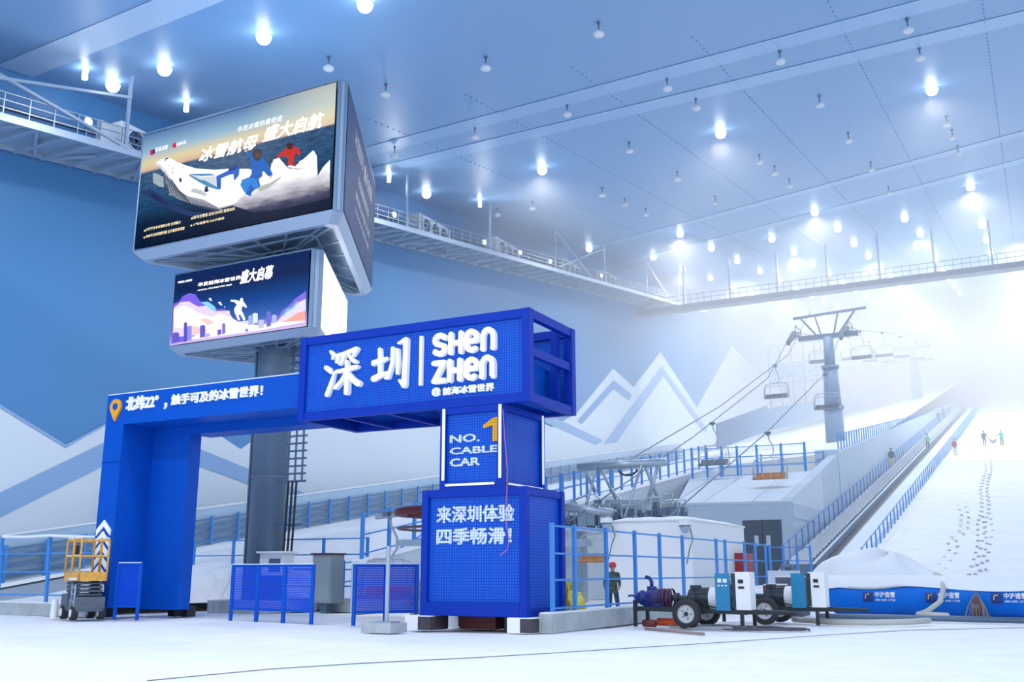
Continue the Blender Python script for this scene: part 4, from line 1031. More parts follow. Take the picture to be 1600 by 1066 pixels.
# barrier along the mural wall
def bz(y): return 1.05 + .152 * (y - 27.5)
bw = thing('barrier_wall', 'long pale blue panelled safety barrier at the foot of the mural wall', 'barrier', (-39, 22, 0))
B0, B1 = 16, 118
mb = MB(); mb.prism([(-39.25, B0, bz(B0)), (-39.15, B0, bz(B0)), (-39.15, B1, bz(B1)), (-39.25, B1, bz(B1))], [(-39.25, B0, bz(B0) + 1.85), (-39.15, B0, bz(B0) + 1.85), (-39.15, B1, bz(B1) + 2.2), (-39.25, B1, bz(B1) + 2.2)])
part('panel', mb, mat('barrier_panel', srgb(168, 196, 220), .4, noise=.06, nscale=.6), bw)
for h, w in ((.25, .14), (.62, .16), (.98, .16), (1.3, .1)):
    mb = MB(); mb.bar((-39.0, B0, bz(B0) + h), (-39.0, B1, bz(B1) + h * 1.1), .1, w); part('rail', mb, mat('barrier_rail', srgb(86, 122, 160), .45), bw)
for k in range(50):
    y = 20 + k * 1.96; mb = MB(); mb.bar((-38.95, y, bz(y) - .1), (-38.95, y, bz(y) + 1.5), .12); part('post', mb, FENCE, bw)
mb = MB(); mb.bar((-39.2, B0, bz(B0) + 1.87), (-39.2, B1, bz(B1) + 2.22), .16, .07); part('snow_cap', mb, FROST, bw)
mb = MB()
mb.prism([(-38.4, B0, bz(B0) - 1.6), (-36.6, B0, bz(B0) - 1.6), (-36.6, B1, bz(B1) - 1.6), (-38.4, B1, bz(B1) - 1.6)], [(-38.4, B0, bz(B0) - .12), (-37.0, B0, bz(B0) - .38), (-37.0, B1, bz(B1) - .3), (-38.4, B1, bz(B1) - .05)])
struct('trim_7', mb, mat('grey_kerb_band', srgb(158, 172, 188), .7, noise=.08, nscale=.8))
mb = MB(); mb.prism([(-38.45, B0, bz(B0) - .12), (-37.9, B0, bz(B0) - .12), (-37.9, B1, bz(B1) - .05), (-38.45, B1, bz(B1) - .05)], [(-38.4, B0, bz(B0)), (-37.95, B0, bz(B0)), (-37.95, B1, bz(B1) + .05), (-38.4, B1, bz(B1) + .05)])
struct('trim_8', mb, FROST)
# second barrier on the bend
b2 = thing('barrier_wall', 'misty blue grey safety barrier curving up the slope behind the lift chairs', 'barrier', (-28, 96, 12))
pl = [P(1121, 690, x=-30), P(1200, 663, x=-29), P(1320, 640, x=-28), P(1400, 613, x=-27), P(1473, 598, x=-26.5)]
for p, q in zip(pl, pl[1:]):
    mb = MB(); h = Vector((0, 0, 1.9)); n = Vector((.08, 0, 0)); d = Vector((0, 0, -.8))
    mb.prism([p - n + d, p + n + d, q + n + d, q - n + d], [p - n + h, p + n + h, q + n + h * 1.2, q - n + h * 1.2]); part('panel', mb, MATS['barrier_rail'], b2)

# ================================================================== LIFT BUILDING, CONVEYOR
bld = thing('lift_building', 'pale grey concrete building with sloping roof and dark double door', 'building', (-17, 60, 0))
F0, RX, LX = 60, -13.3, -22.5
mb = MB(); mb.prism([(LX, F0, 0), (RX, F0, 0), (RX, F0 + 17, 0), (LX, F0 + 17, 0)], [(LX + 2.2, F0, 5.55), (RX, F0, 5.5), (RX, F0 + 17, 5.5), (LX, F0 + 17, 5.55)]); part('wall', mb, mat('building_wall', srgb(190, 204, 220), .8, noise=.05, nscale=.4), bld)
mb = MB(); mb.prism([(LX + 2.2, F0 - .05, 5.5), (RX + .05, F0 - .05, 5.45), (RX + .05, F0 + 9.5, 5.45), (LX, F0 + 9.5, 5.5)], [(LX + 2.2, F0 - .05, 5.65), (RX + .05, F0 - .05, 5.6), (RX + .05, F0 + 9.5, 8.2), (LX, F0 + 9.5, 8.0)]); part('roof', mb, mat('roof_pale', srgb(206, 216, 228), .75), bld)
mb = MB()
for x in (-20.6, -18.6, -15.6): mb.prism([(x, F0 - .06, 5.62), (x + .06, F0 - .06, 5.62), (x + .06, F0 + 9.4, 8.0), (x, F0 + 9.4, 8.0)], [(x, F0 - .06, 5.68), (x + .06, F0 - .06, 5.68), (x + .06, F0 + 9.4, 8.2), (x, F0 + 9.4, 8.16)])
part('roof_joint', mb, CONCW, bld)
mb = MB(); mb.box(LX, RX - .05, F0 + 9.5, F0 + 17, 5.4, 8.0); part('deck', mb, CONCW, bld)
mb = MB(); mb.box(-16.25, -13.95, F0 - .05, F0 + .1, .1, 4.5); dr = part('door', mb, mat('door_dark', srgb(62, 80, 96), .5), bld)
mb = MB(); mb.box(-15.1, -15.06, F0 - .07, F0 - .04, .1, 4.5); part('door_joint', mb, DARK, dr)
for x in (-15.45, -14.75):
    mb = MB(); mb.box(x - .12, x + .12, F0 - .07, F0 - .04, 3.0, 3.6); part('window', mb, CONCW, dr)
mb = MB(); mb.prism([(RX - .6, F0 + .3, 4.6), (RX + .04, F0 + .3, 4.6), (RX + .04, 77, 4.6), (RX - .6, 77, 4.6)], [(RX - .6, F0 + .3, 5.75), (RX + .04, F0 + .3, 5.75), (RX + .04, 77, 10.2), (RX - .6, 77, 10.2)]); part('side_parapet', mb, MATS['building_wall'], bld)
mb = MB(); mb.box(RX - 1.6, RX + .09, 76, 78.5, 5.5, 10.3); part('corner_block', mb, MATS['building_wall'], bld)
fence('blue railing on the flat deck above the grey building', [(x, 69.6, 8.0) for x in (-22.3, -21.2, -20.1, -19, -17.6, -15.9, -14.3)], (.7, 1.4, 2.1), 2.2, pw=.14)
fence('back blue railing of the building deck below the snow bank', [(x, 75.6, 8.0) for x in (-22, -20.4, -18.8, -17.2, -15.6, -14.2)], (.7, 1.4, 2.1), 2.2, pw=.1)
# wall beside the conveyor
def wtop(y): return 10.2 + .163 * (y - 77)
def conv_z(y): return 1.9 + .205 * (y - 57)
mb = MB(); mb.prism([(-13.9, 77, 4), (RX, 77, 4), (RX, 200, conv_z(200) - 2), (-13.9, 200, conv_z(200) - 2)], [(-13.9, 77, wtop(77)), (RX, 77, wtop(77)), (RX, 200, max(wtop(200), conv_z(200) + 1)), (-13.9, 200, max(wtop(200), conv_z(200) + 1))])
struct('wall_slope', mb, MATS['building_wall'])
fence('close set blue railing along the wall top beside the lift pylon', [(-13.6, 78.5 + i * 1.3, wtop(78.5 + i * 1.3)) for i in range(70)], (1.25,), 1.35, pw=.09, rw=.06)
cv = thing('conveyor_lift', 'long covered snow conveyor belt climbing beside the grey wall', 'conveyor', (-12, 57, 1.5))
def slab(x0, x1, y0, y1, h0, h1, m, name, root=cv, fz=conv_z):
    mb = MB(); mb.prism([(x0, y0, fz(y0) + h0), (x1, y0, fz(y0) + h0), (x1, y1, fz(y1) + h0), (x0, y1, fz(y1) + h0)], [(x0, y0, fz(y0) + h1), (x1, y0, fz(y0) + h1), (x1, y1, fz(y1) + h1), (x0, y1, fz(y1) + h1)]); return part(name, mb, m, root)
CB = mat('belt_dark', srgb(44, 56, 72), .6)
slab(-13.2, -12.7, 55, 195, -.7, .0, FROST, 'walkway')
slab(-12.55, -11.55, 55, 195, -.2, .3, CB, 'belt')
mb = MB(); y = 55.5
while y < 190:
    mb.box(-12.5, -11.6, y, y + .3, conv_z(y) + .28, conv_z(y) + .5); y += .9 if y < 110 else 1.4
part('tread', mb, FROST, cv)['kind'] = 'stuff'
slab(-12.75, -12.55, 55, 195, -.4, .3, STEEL, 'side_rail')
slab(-11.55, -11.35, 55, 195, -.4, .25, STEEL, 'side_rail')
slab(-11.35, -10.75, 55, 195, -.6, -.15, CB, 'walkway')
slab(-10.75, -10.6, 55, 195, -.5, .1, STEELD, 'side_rail')
slab(-10.6, -9.2, 56, 192, -1.5, .15, mat('housing_white', srgb(214, 224, 234), .6), 'housing')
mb = MB(); mb.box(-12.8, -11.2, 54.2, 55.4, .3, 1.9); part('drive_box', mb, STEELD, cv)
fence('thin blue post fence along the wall side of the snow conveyor', [(-13.05, 56 + i * 1.75, conv_z(56 + i * 1.75)) for i in range(75)], (1.2,), 1.25, pw=.07, rw=.035)
fence('thin blue post fence along the open slope side of the snow conveyor', [(-9.05, 57 + i * 1.75, conv_z(57 + i * 1.75) - .5) for i in range(75)], (.1, 1.35), 1.4, pw=.08, rw=.05)

# ================================================================== HUT AND THINGS AROUND IT
hut = thing('white_cabin', 'plain white cabin behind the blue fence, snow on its roof', 'cabin', (-14.8, 44, 0))
mb = MB(); mb.box(-16.7, -12.95, 40, 48, 0, 3.62); part('body', mb, WHITE, hut, bevel=.05)
mb = MB(); mb.grid(lambda u, v: (-16.75 + 3.85 * u, 39.95 + 8.1 * v, 3.6 + .2 * min(1, 8 * u * (1 - u), ) * min(1, 8 * v * (1 - v)) + .02 * math.sin(u * 20)), 14, 14); mb.box(-16.75, -12.9, 39.95, 48.05, 3.55, 3.63); part('snow_cover', mb, SNOW, hut, True)
for i, (px, py) in enumerate(((949, 818), (1071, 822))):
    q = P(px, py, y=39.7); r = thing('security_camera', 'white dome security camera on the cabin front, %s' % ('near its outer edge', 'near its corner')[i], 'camera', (q.x, 39.9, q.z), 'dome cameras on the cabin')
    mb = MB(); mb.bar((q.x, 40, q.z + .2), (q.x, 39.6, q.z + .2), .06); part('arm', mb, WHITE, r)
    mb = MB(); mb.cyl((q.x, 39.6, q.z + .22), (q.x, 39.6, q.z + .02), .26, .26); part('cap', mb, FROST, r)
    mb = MB(); mb.cyl((q.x, 39.6, q.z + .03), (q.x, 39.6, q.z - .03), .24, .24, 14); part('ring', mb, STEELD, r); mb = MB(); mb.ball((q.x, 39.6, q.z - .05), .2, .2, .26); part('dome', mb, STEEL, r, True)
    mb = MB(); mb.tube([(q.x + .1, 39.97, q.z - .1), (q.x + .22, 39.97, q.z - .5), (q.x + .05, 39.97, q.z - .9), (q.x - .1, 39.97, q.z - 1.5)], .015); part('cable', mb, DARK, r)
q = P(1158, 880, x=-12.9); r = thing('red_cabinet', 'narrow red cabinet standing against the side of the cabin', 'cabinet', (-12.7, q.y, 0))
mb = MB(); mb.box(-12.92, -12.5, q.y - .9, q.y + .7, 0, 2.35); part('body', mb, RED, r); mb = MB(); mb.box(-12.5, -12.48, q.y - .1, q.y, 1.1, 1.35); part('handle', mb, GALV, r)
# yellow wrapped bundles
for i, (x, y, lab) in enumerate(((-11.95, 25.9, 'crumpled yellow wrapping behind the tower, beside the tall blue fence'), (-17.2, 26.4, 'crumpled yellow wrapping between the two-panel barrier and the tower'))):
    rnd = random.Random(i); mb = MB(); mb.ball((x, y, .55), .38, .35, .58, 14, 10, fn=lambda ph, th: 1 + .22 * math.sin(ph * 3 + th * 5 + i) + .12 * math.sin(ph * 7 - th * 3))
    o = mb.build('wrapped_bundle', mat('yellow_wrap', srgb(222, 214, 90), .6, noise=.35, nscale=5), loc=(x, y, 0), smooth=False); tag(o, lab, 'bundle', 'yellow bundles')
# grey cabinets
r = thing('electrical_cabinet', 'tall grey electrical cabinet at the foot of the ramp wall', 'cabinet', (-24.4, 31.2, 0))
mb = MB(); mb.box(-25.0, -24.1, 30.8, 31.6, .35, 2.15); part('body', mb, CABG, r, bevel=.02)
mb = MB(); mb.box(-24.95, -24.15, 30.77, 30.8, .42, 2.08); d = part('door', mb, CABG, r); mb = MB(); mb.box(-24.92, -24.88, 30.74, 30.77, 1.1, 1.35); part('handle', mb, DARK, d)
mb = MB(); mb.box(-25.05, -24.05, 30.72, 31.65, 2.15, 2.2); part('lid', mb, DRED, r)
mb = MB(); mb.box(-24.7, -24.4, 31, 31.4, 0, .36); part('plinth', mb, STEELD, r)
o = MB().box(-25.2, -23.0, 31.7, 32.9, 0, .42).build('concrete_slab', CONC, loc=(-24, 32, 0)); tag(o, 'concrete slab on the ground behind the grey electrical cabinet', 'slab')
q = P(428, 950, z=0); mb = MB(); mb.ball((q.x + .35, q.y - .6, .34), .28, .2, .2); mb.tube([(q.x + .3, q.y - .6, .3), (q.x + .4, q.y - 1.0, .15), (q.x + .5, q.y - 1.3, .03)], .06); mb.tube([(q.x + .35, q.y - .6, .3), (q.x + .6, q.y - 1.1, .03)], .05)
o = mb.build('hose_coupling', DRED, loc=(q.x, q.y, 0), smooth=True); tag(o, 'reddish hose coupling with dark hoses on the ground behind the three-panel barrier', 'hose')

# ================================================================== CHAIRLIFT
RR, RL = -15.4, -20.3
def rope_z(y):
    pts = [(46, 4.5), (64, 10.3), (85.5, 17.9), (97, 24.6), (107, 26.2), (130, 30.9), (155, 35.2), (190, 41.5)]
    for (a, za), (b, zb_) in zip(pts, pts[1:]):
        if y <= b: return za + (zb_ - za) * (y - a) / (b - a)
    return 41.5
ROPE = mat('rope', srgb(90, 108, 130), .5)
for x, lab in ((RR, 'haul rope of the chairlift on the side of the conveyor'), (RL, 'haul rope of the chairlift on the mural side')):
    mb = MB(); mb.tube([(x, y, rope_z(y)) for y in (44, 50, 57, 64, 74, 85.5, 91, 97, 107, 118, 130, 142, 155, 172, 190)], .035, 6)
    o = mb.build('haul_rope', ROPE, loc=(x, 46, 4.5)); tag(o, lab, 'cable', 'chairlift ropes')
mb = MB(); mb.tube([(-18.5, 48, 7.2)] + [(-18.4, y, rope_z(y) + 1.9) for y in (64, 85.5, 97)], .03, 6); o = mb.build('signal_cable', ROPE, loc=(-18.5, 48, 7)); tag(o, 'thin signal cable strung above and between the two haul ropes', 'cable')
CHW = mat('chair_frame', srgb(182, 194, 206), .4, .3)
SEATG = mat('seat_grey', srgb(120, 128, 140), .7); SEATO = mat('seat_orange', srgb(206, 142, 92), .7, noise=.15, nscale=5)
def chair_proto(seat):
    r = thing('chairlift_chair', 'x', 'chairlift chair', (0, 0, 0))      # origin = rope grip, chair faces -Y (downhill)
    mb = MB(); mb.box(-.12, .12, -.3, .3, -.1, .1); mb.cyl((-.25, 0, .06), (.25, 0, .06), .07); part('grip', mb, STEELD, r)
    mb = MB(); mb.tube([(0, 0, -.05), (.05, .1, -.5), (.28, .2, -1.0), (.3, .2, -1.5), (.1, .1, -1.85), (0, 0, -1.95)], .05); part('hanger_arm', mb, CHW, r, True)
    mb = MB(); mb.tube([(-1.25, .0, -3.65), (-1.28, .02, -2.9), (-1.2, .05, -2.3), (-1.0, .05, -2.02), (-.7, .05, -1.95), (0, 0, -1.93), (.7, .05, -1.95), (1.0, .05, -2.02), (1.2, .05, -2.3), (1.28, .02, -2.9), (1.25, 0, -3.65)], .05); part('outer_frame', mb, CHW, r, True)
    mb = MB(); mb.tube([(-1.1, -.35, -3.5), (-1.1, -.2, -2.5), (-1.0, -.1, -2.35), (1.0, -.1, -2.35), (1.1, -.2, -2.5), (1.1, -.35, -3.5)], .03)
    for x in (-.75, -.25, .25, .75): mb.tube([(x, 0, -1.97), (x + .04, -.12, -2.15), (x, -.12, -2.36)], .025)
    part('restraint_bar', mb, CHW, r, True)
    for i in range(4):
        x = -1.14 + i * .57; mb = MB(); mb.prism([(x, -.5, -3.62), (x + .54, -.5, -3.62), (x + .54, .1, -3.68), (x, .1, -3.68)], [(x, -.5, -3.48), (x + .54, -.5, -3.48), (x + .54, .1, -3.54), (x, .1, -3.54)]); part('seat', mb, seat, r, bevel=.03)
        mb = MB(); mb.prism([(x, .08, -3.6), (x + .54, .08, -3.6), (x + .54, .2, -3.6), (x, .2, -3.6)], [(x, .2, -3.12), (x + .54, .2, -3.12), (x + .54, .28, -3.12), (x, .28, -3.12)]); part('backrest', mb, seat, r, bevel=.03)
    for x in (-1.2, 1.2):
        mb = MB(); mb.bar((x, .15, -3.62), (x, -.55, -3.62), .09, .12); part('armrest', mb, CHW, r)
    return r
cg, co_ = chair_proto(SEATG), chair_proto(SEATO)
chairs = [(RR, 64.0, co_, 'lift chair with orange brown seat hanging above the roof of the grey building'), (RR, 85.3, cg, 'lift chair hanging close beside the pylon shaft, on the nearer rope'),
          (RR, 106.5, cg, 'lift chair just beyond the pylon head on the conveyor side'), (RR, 124, cg, 'second lift chair beyond the pylon on the conveyor side rope'), (RR, 142, cg, 'third lift chair beyond the pylon, faint in the mist'), (RR, 163, cg, 'fourth lift chair beyond the pylon, very faint in the mist'), (RR, 181, cg, 'farthest lift chair on the nearer rope, almost lost in mist'),
          (RL, 68.3, cg, 'lift chair with grey seat hanging over the blue ramp fence'), (RL, 88.5, cg, 'lift chair hanging in front of the misty framed billboard'), (RL, 109.5, cg, 'lift chair under the mural side arm of the pylon'),
          (RL, 130, cg, 'empty lift chair past the pylon, low on the mural side rope'), (RL, 148, cg, 'second chair past the pylon on the mural side rope'), (RL, 168, cg, 'third chair past the pylon on the mural side rope, faint'), (RL, 184, cg, 'last chair on the mural side rope, dissolving in mist')]
seen = set()
for x, y, pr, lab in chairs:
    loc = (x, y, rope_z(y) - .12)
    if id(pr) in seen: dup(pr, loc, lab, 'chairs on the chairlift')
    else: pr.location = loc; pr.scale = (.86, .86, .8); pr['label'] = lab; pr['group'] = 'chairs on the chairlift'; seen.add(id(pr))
dup(co_, (-20.75, 29.7, 3.5), 'empty lift chair at the turning wheel, half behind the two-panel barrier', 'chairs on the chairlift')
q = P(936, 878, y=46); dup(co_, (q.x, 46, q.z + 2.9), 'small lift chair with orange seat beyond the fence, at the edge of the cabin', 'chairs on the chairlift')
# turning wheel near the tower
wh = thing('turning_wheel', 'dark red horizontal bullwheel of the chairlift beside the sign tower', 'bullwheel', (-17.9, 30.2, 0))
cx, cy, zc = -17.9, 30.2, 3.5
mb = MB(); mb.lathe((cx, cy, zc), [(2.35, -.12), (2.45, -.08), (2.45, .08), (2.35, .14), (2.1, .1), (2.1, -.1), (2.35, -.12)], n=36); part('rim', mb, DRED, wh, True)
mb = MB()
for k in range(8): t = k * PI / 4 + .2; mb.bar((cx + .3 * math.cos(t), cy + .3 * math.sin(t), zc), (cx + 2.2 * math.cos(t), cy + 2.2 * math.sin(t), zc), .16, .2)
part('spoke', mb, DRED, wh)
mb = MB(); mb.cyl((cx, cy, zc - .9), (cx, cy, zc + .35), .35, n=16); part('hub', mb, DRED, wh)
mb = MB(); mb.lathe((cx, cy, zc - .55), [(2.3, -.04), (2.36, 0), (2.3, .05), (2.2, 0), (2.3, -.04)], n=36); part('guard_ring', mb, mat('brown_ring', srgb(120, 96, 96), .5), wh, True)
mb = MB(); mb.box(cx - .4, cx + .4, cy - .4, cy + .4, 0, zc - .9); part('pedestal', mb, GALV, wh)
mb = MB(); mb.bar((cx - 2.4, cy - .5, zc - 1.0), (cx + 5, cy - .5, zc - 1.1), .2, .22); mb.cyl((-21.3, 29.7, 3.42), (-20.2, 29.7, 3.5), .09); part('guide_beam', mb, GALV, wh)

# loading station behind the cabin
stn = thing('chairlift_station', 'grey steel truss and wheel assemblies of the chairlift station behind the cabin', 'lift station', (-18.5, 48, 0))
YS = 48
S_ = lambda px, py, y=YS: P(px, py, y=y)
K7 = lambda cx, cy: (870 + cx * .15625, 700 + cy * .15625)
def sb(a, b, w, ya=YS, yb=YS): p, q = P(*K7(*a), y=ya), P(*K7(*b), y=yb); return (p, q, w)
mb = MB(); p, q, w = sb((215, 195), (1095, 140), .3); mb.cyl(p, q, .2, n=14); part('top_beam', mb, GALV, stn, True)
for k, (a, b, ya, yb, w) in enumerate((((410, 165), (290, 580), YS, YS - 1.4, .13), ((430, 190), (590, 515), YS, YS + 1.2, .13), ((860, 140), (680, 690), YS, YS - 1.4, .13), ((870, 150), (1050, 600), YS, YS + 1.2, .16), ((1020, 160), (900, 560), YS, YS, .18), ((280, 190), (380, 440), YS, YS + 1, .18))):
    mb = MB(); p, q, _ = sb(a, b, w, ya, yb); mb.cyl(p, q, w * .55, n=10); part('leg', mb, GALV, stn, True)
mb = MB(); p, q = P(*K7(60, 590), y=46), P(*K7(560, 650), y=46); mb.cyl(p, q, .2, n=12); part('side_tube', mb, GALV, stn, True)
mb = MB(); p, q = P(*K7(75, 800), y=46.5), P(*K7(480, 830), y=46.5); mb.bar(p, q, .5, .2); part('platform', mb, CONCW, stn)
mb = MB(); p, q = P(*K7(500, 570), y=49), P(*K7(900, 570), y=49); mb.bar(p, q, .5, .5); part('cross_beam', mb, GALV, stn)
rnd = random.Random(3)
def sheaves(c0, c1, n, y, nm='wheel_assembly'):
    p, q = P(*K7(*c0), y=y), P(*K7(*c1), y=y + 3); mb = MB(); mb.bar(p, q, .16, .22); o = part(nm, mb, GALV, stn)
    for i in range(n):
        c = p.lerp(q, (i + .5) / n); mb = MB(); mb.cyl(c + Vector((-.14, 0, -.18)), c + Vector((.14, 0, -.18)), .26, n=14); part('wheel', mb, STEELD, o, True)
    mb = MB(); mb.bar(p + Vector((0, 0, .4)), q + Vector((0, 0, .4)), .08); mb.bar(p, p + Vector((0, 0, .4)), .08); mb.bar(q, q + Vector((0, 0, .4)), .08); part('walk_rail', mb, GALV, o)
sheaves((870, 650), (1290, 600), 9, 47); sheaves((90, 700), (480, 690), 8, 47); sheaves((560, 660), (900, 610), 7, 48.5)
for a, b, c, d in ((310, 580, 530, 640), (650, 580, 790, 690), (240, 640, 330, 820), (330, 640, 410, 780), (900, 500, 1040, 620)):
    mb = MB(); p, q = P(*K7(a, b), y=47.4), P(*K7(c, d), y=47.4); mb.box(p.x, q.x, 47, 47.6, min(p.z, q.z), max(p.z, q.z)) if abs(c - a) < 95 else mb.tube([(p.x, 47.4, q.z), (p.x, 47.4, p.z), (q.x, 47.4, p.z), (q.x, 47.4, q.z)], .06)
    part('machinery_guard', mb, GALV, stn)
mb = MB(); c = P(*K7(710, 215), y=48); mb.tube([(c.x + .42 * 1.2 * math.cos(t), 48, c.z + .3 * math.sin(t)) for t in [PI + k * PI / 10 for k in range(11)]], .05); part('hose_loop', mb, DARK, stn, True)
for (a, b, c, d, yy) in ((430, 560, 490, 640, 47.2), (120, 560, 200, 600, 46.8), (540, 560, 640, 600, 48.2), (960, 520, 1010, 600, 47.6), (1080, 470, 1160, 520, 47.2), (1220, 560, 1290, 640, 46.6), (120, 640, 180, 760, 47.0), (420, 690, 470, 800, 46.9)):
    p, q = P(*K7(a, b), y=yy), P(*K7(c, d), y=yy); mb = MB(); mb.tube([(p.x, yy, q.z), (p.x, yy, p.z + .08), (p.x + .08, yy, p.z), (q.x - .08, yy, p.z), (q.x, yy, p.z + .08), (q.x, yy, q.z)], .045); part('guard_loop', mb, GALV, stn, True)
for (a, b, w, h, yy) in ((950, 540, .3, .55, 47.7), (1010, 600, .5, .35, 47.3), (1120, 590, .4, .5, 47.2), (600, 610, .9, .3, 47.6), (380, 590, .35, .5, 47.4)):
    p = P(*K7(a, b), y=yy); mb = MB(); mb.box(p.x, p.x + w, yy, yy + .4, p.z - h, p.z); mb.box(p.x + .05, p.x + w - .05, yy - .02, yy, p.z - h + .06, p.z - .06); part('drive_box', mb, STEELD, stn)
for (a, b, c, d) in ((570, 440, 640, 520), (100, 560, 300, 470), (440, 520, 380, 470), (1210, 520, 1080, 530)):
    p, q = P(*K7(a, b), y=48.1), P(*K7(c, d), y=48.1); part('strut', MB().cyl(p, q, .05, n=8), GALV, stn)
mb = MB()
for k in range(6):
    p = P(*K7(120 + k * 60, 720 + (k % 2) * 30), y=47.3); mb.box(p.x, p.x + .35, 47.1, 47.6, p.z - .3, p.z + .2)
part('drive_unit', mb, STEELD, stn)
for px in (905, 985, 1045):
    p = P(px, 820, y=48.3); mb = MB(); mb.box(p.x - .3, p.x + .3, 48, 48.6, 0, 4.3); part('column', mb, GALV, stn)

# pylon
PYL = mat('pylon_paint', srgb(122, 150, 182), .5)
def pylon(x, y, zb_, zt, lab, full=True):
    r = thing('lift_pylon', lab, 'pylon', (x, y, zb_), 'chairlift pylons')
    mb = MB(); mb.cyl((x, y, zb_ - 2), (x, y, zb_ + (zt - zb_) * .35), .92, .86, 20); mb.cyl((x, y, zb_ + (zt - zb_) * .35), (x, y, zb_ + (zt - zb_) * .72), .8, .68, 20); mb.cyl((x, y, zb_ + (zt - zb_) * .72), (x, y, zt), .52, .48, 20); part('shaft', mb, PYL, r, True)
    for f, rr in ((.35, 1.0), (.72, .84)): part('flange', MB().cyl((x, y, zb_ + (zt - zb_) * f - .12), (x, y, zb_ + (zt - zb_) * f + .12), rr, n=20), PYL, r)
    w = (RR - RL) / 2 + .35
    mb = MB(); mb.bar((x - w, y, zt + .1), (x + w, y, zt + .1), .5, .45); part('cross_arm', mb, STEELD, r)
    mb = MB(); mb.bar((x - w - .4, y, zt + 2.2), (x + w + .9, y, zt + 2.5), .22, .22); part('lifting_beam', mb, STEELD, r)
    for sx in (-1, 1):
        mb = MB(); mb.bar((x + sx * 1.0, y, zt + .2), (x + sx * (w - .2), y, zt + 2.3), .18); mb.bar((x + sx * .6, y - .2, zt + .2), (x + sx * 1.1, y - .2, zt + 2.3), .14); part('lifting_frame', mb, STEELD, r)
        mb = MB(); xx = RR if sx > 0 else RL
        for k in range(8): mb.cyl((xx - .14, y - 2.4 + k * .68, rope_z(y - 2.4 + k * .68) - .3), (xx + .14, y - 2.4 + k * .68, rope_z(y - 2.4 + k * .68) - .3), .27, n=12)
        mb.bar((xx, y - 2.6, rope_z(y - 2.6) - .3), (xx, y + 2.6, rope_z(y + 2.6) - .3), .12, .2); part('wheel_train', mb, STEELD, r)
        mb = MB(); mb.tube([(xx + .5, y - 1.2, zt + .1), (xx + .5, y - 1.2, zt + 1.2), (xx + .5, y + 1.2, zt + 1.2), (xx + .5, y + 1.2, zt + .1)], .05); part('service_rail', mb, STEELD, r)
    return r
pylon(-17.0, 97, 13.0, 23.6, 'tall blue grey lift pylon standing on the snow, chairs on both sides')
pylon(-17.6, 180, hill_z(-17.6, 180), 39, 'farthest lift pylon, hardly visible in the white mist')
# billboard on the hillside
q0, q1 = P(1203, 600, y=140), P(1290, 532, y=140)
r = thing('billboard_frame', 'misty open billboard frame with letters standing on the hillside before the pylon', 'billboard', (q0.x, 140, q0.z - 3))
for k in range(6):
    x = q0.x + (q1.x - q0.x) * k / 5; mb = MB(); mb.bar((x, 140, q0.z - 4), (x, 140, q1.z), .22); part('post', mb, PYL, r)
for z in (q0.z, (q0.z + q1.z) / 2, q1.z):
    mb = MB(); mb.bar((q0.x, 140, z), (q1.x, 140, z), .12); part('rail', mb, PYL, r)
mb = MB(); letters(mb, '前海冰雪世界', (q0.x + .3, 139.8, q0.z + .3), (1, 0, 0), (0, 0, 1), q1.x - q0.x - .6, 2.6, .1, .03); part('lettering', mb, PYL, r)

# ================================================================== SCISSOR LIFT
sl = thing('scissor_lift', 'parked scissor lift with frosted yellow guard rails in front of the gate pillar', 'scissor lift', (-28.15, 23.1, 0))
SLB = Vector((-28.15, 23.1, 0))
def sp_(name, mb, m, root=None, **k):
    mb.rot(math.radians(-24)); mb.shift(SLB); return part(name, mb, m, root or sl, **k)
GR = mat('chassis_grey', srgb(92, 104, 116), .5, noise=.2, nscale=6)
mb = MB(); mb.box(-.84, .84, -.42, .42, .26, .64); mb.box(-.88, -.2, -.46, .46, .3, .8); mb.box(.1, .86, -.45, .45, .34, .72); sp_('chassis', mb, GR, bevel=.02)
for x in (-.55, .58):
    for y in (-.42, .42):
        mb = MB(); mb.cyl((x, y - .1, .22), (x, y + .1, .22), .22, n=20); w = sp_('wheel', mb, RUBBER, bevel=.02)
        mb = MB(); mb.cyl((x, y - .115, .22), (x, y + .115, .22), .13, n=14); sp_('hub', mb, FROST, w)
mb = MB()
for k in range(5):
    z0, z1 = .66 + k * .12, .78 + k * .12
    for y in (-.3, .3):
        mb.bar((-.7, y, z0), (.7, y, z1), .05, .06); mb.bar((-.7, y + .05, z1), (.7, y + .05, z0), .05, .06)
    for x in (-.7, .7, 0): mb.cyl((x, -.36, z1), (x, .36, z1), .035)
sp_('scissor_stack', mb, GR)
mb = MB(); mb.box(-.7, .0, -.33, -.3, .8, 1.2); sp_('side_plate', mb, GR)
mb = MB()
for x in (.3, .66): mb.bar((x, -.46, .3), (x, -.46, 1.1), .04)
for k in range(4): mb.bar((.3, -.46, .36 + k * .22), (.66, -.46, .36 + k * .22), .04)
sp_('ladder', mb, STEEL)
mb = MB(); mb.box(-.82, .82, -.42, .42, 1.27, 1.34); sp_('deck', mb, GR)
mb = MB()
for a, b, c, d in ((-.85, .85, -.45, -.41), (-.85, .85, .41, .45)): mb.box(a, b, c, d, 1.22, 1.5)
for x in (-.85, .81): mb.box(x, x + .04, -.45, .45, 1.22, 1.5)
sp_('toe_board', mb, YELL)
mb = MB(); mb.box(-.2, .7, -.46, -.452, 1.24, 1.32); sp_('name_plate', mb, FROST)
